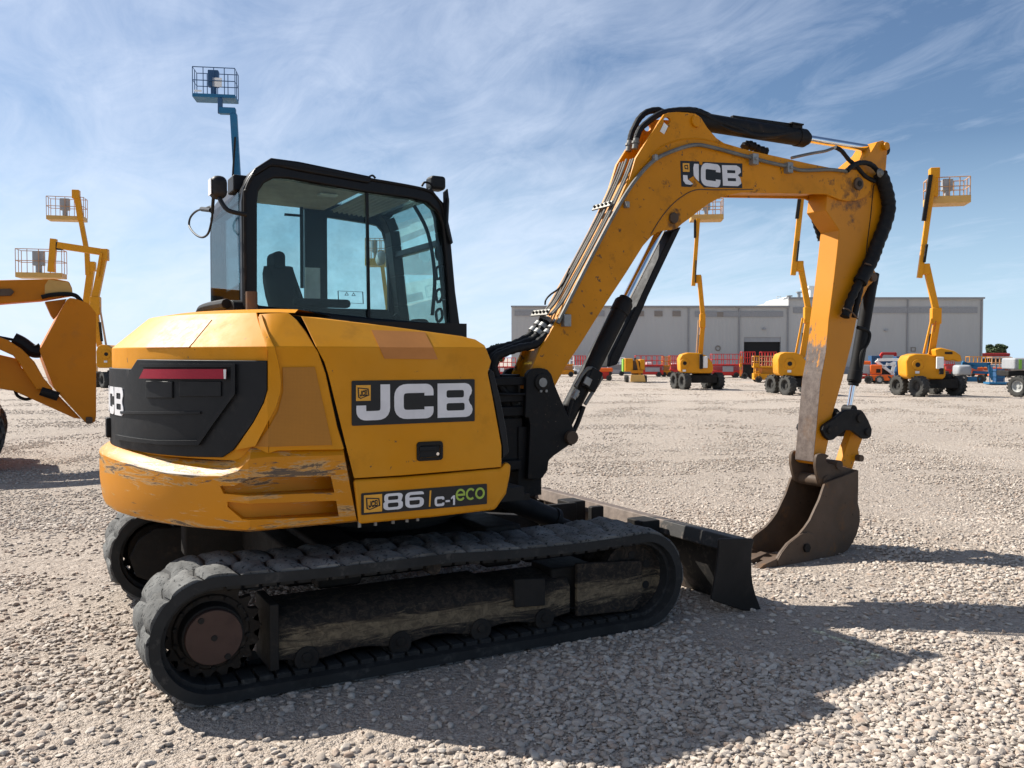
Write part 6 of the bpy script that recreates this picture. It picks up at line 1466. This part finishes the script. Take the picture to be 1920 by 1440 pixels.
mb = MB(); sp.poly(mb, q([(205, 575), (306, 562), (262, 640), (246, 656), (232, 636)]), .35, .55); mb.build('bucket_hinge', M['c_loader'], sp.root, bevel=.01)
mb = MB(); sp.poly(mb, q([(-900, 560), (-300, 478), (0, 476), (250, 470), (316, 482), (330, 512), (334, 545), (190, 570), (0, 585), (-300, 592), (-900, 700)]), .30, .62); UA = mb.build('upper_arm', M['c_loader'], sp.root, bevel=.02)
mb = MB(); sp.poly(mb, q([(222, 474), (312, 486), (328, 515), (332, 540), (250, 556), (205, 548), (205, 500)]), .285, .30); mb.build('worn_patch', M['c_beige'], UA)
mb = MB(); sp.poly(mb, q([(-60, 518), (50, 515), (66, 530), (50, 548), (-60, 552)]), .26, .30); mb.build('slot', M['rust'], UA, bevel=.01)
mb = MB(); sp.poly(mb, q([(-700, 800), (0, 818), (78, 836), (100, 880), (170, 930), (250, 985), (372, 1112), (340, 1108), (64, 984), (0, 974), (-700, 960)]), .12, .42); LA = mb.build('lower_arm', M['c_loader'], sp.root, bevel=.015)
mb = MB(); sp.poly(mb, q([(-300, 735), (0, 738), (40, 752), (100, 792), (158, 850), (200, 925), (244, 976), (168, 978), (84, 852), (60, 822), (0, 795), (-300, 790)]), -.02, .12); mb.build('side_arm', M['c_loader'], sp.root, bevel=.015)
mb = MB(); mb.tube([sp.p(x/2.4407, 330+y/2.4407, .2) for x, y in ((60, 745), (100, 765), (150, 800), (185, 802))], .085, 10); mb.tube([sp.p(x/2.4407, 330+y/2.4407, .15) for x, y in ((-100, 720), (0, 738), (80, 755), (150, 780), (180, 770))], .018, 8); mb.build('tilt_cylinder', M['steel_black'], sp.root)
mb = MB(); mb.tube([sp.p(x/2.4407, 330+y/2.4407, .25) for x, y in ((190, 555), (230, 545), (290, 540), (340, 545), (365, 565), (378, 585))], .028, 8); mb.tube([sp.p(x/2.4407, 330+y/2.4407, .25) for x, y in ((66, 965), (80, 1005), (120, 1022), (155, 1010))], .02, 8); mb.build('hydraulic_hose', M['hose'], sp.root)
mb = MB(); p = sp.p(235/2.4407, 330+1000/2.4407, .0); mb.cyl(p+Vector((-.12, 0, .05)), p+Vector((.08, 0, -.03)), .06, n=14); mb.build('pivot_sleeve', M['steel_black'], sp.root)
p = sp.p(-74, 822); wheel(sp.root, (p.x, .05, .47), (0, -1), .47, .42, 'rim', 18); wheel(sp.root, (p.x, 1.85, .47), (0, -1), .47, .42, 'rim', 18)
mb = MB(); x = p.x; mb.box((x-1.2, 1.0, .8), (3.2, 1.0, .6)); mb.bar((x, .1, .47), (x, 1.9, .47), .2, .2); mb.build('chassis', M['c_loader'], sp.root, bevel=.05)
mb = MB(); mb.box((x-2.2, 1.0, 1.9), (1.3, 1.3, 1.6)); mb.build('cab', M['steel_black'], sp.root, bevel=.06)
wheel(sp.root, (x-2.4, .0, .6), (0, -1), .6, .45, 'rim', 18); wheel(sp.root, (x-2.4, 1.9, .6), (0, -1), .6, .45, 'rim', 18)
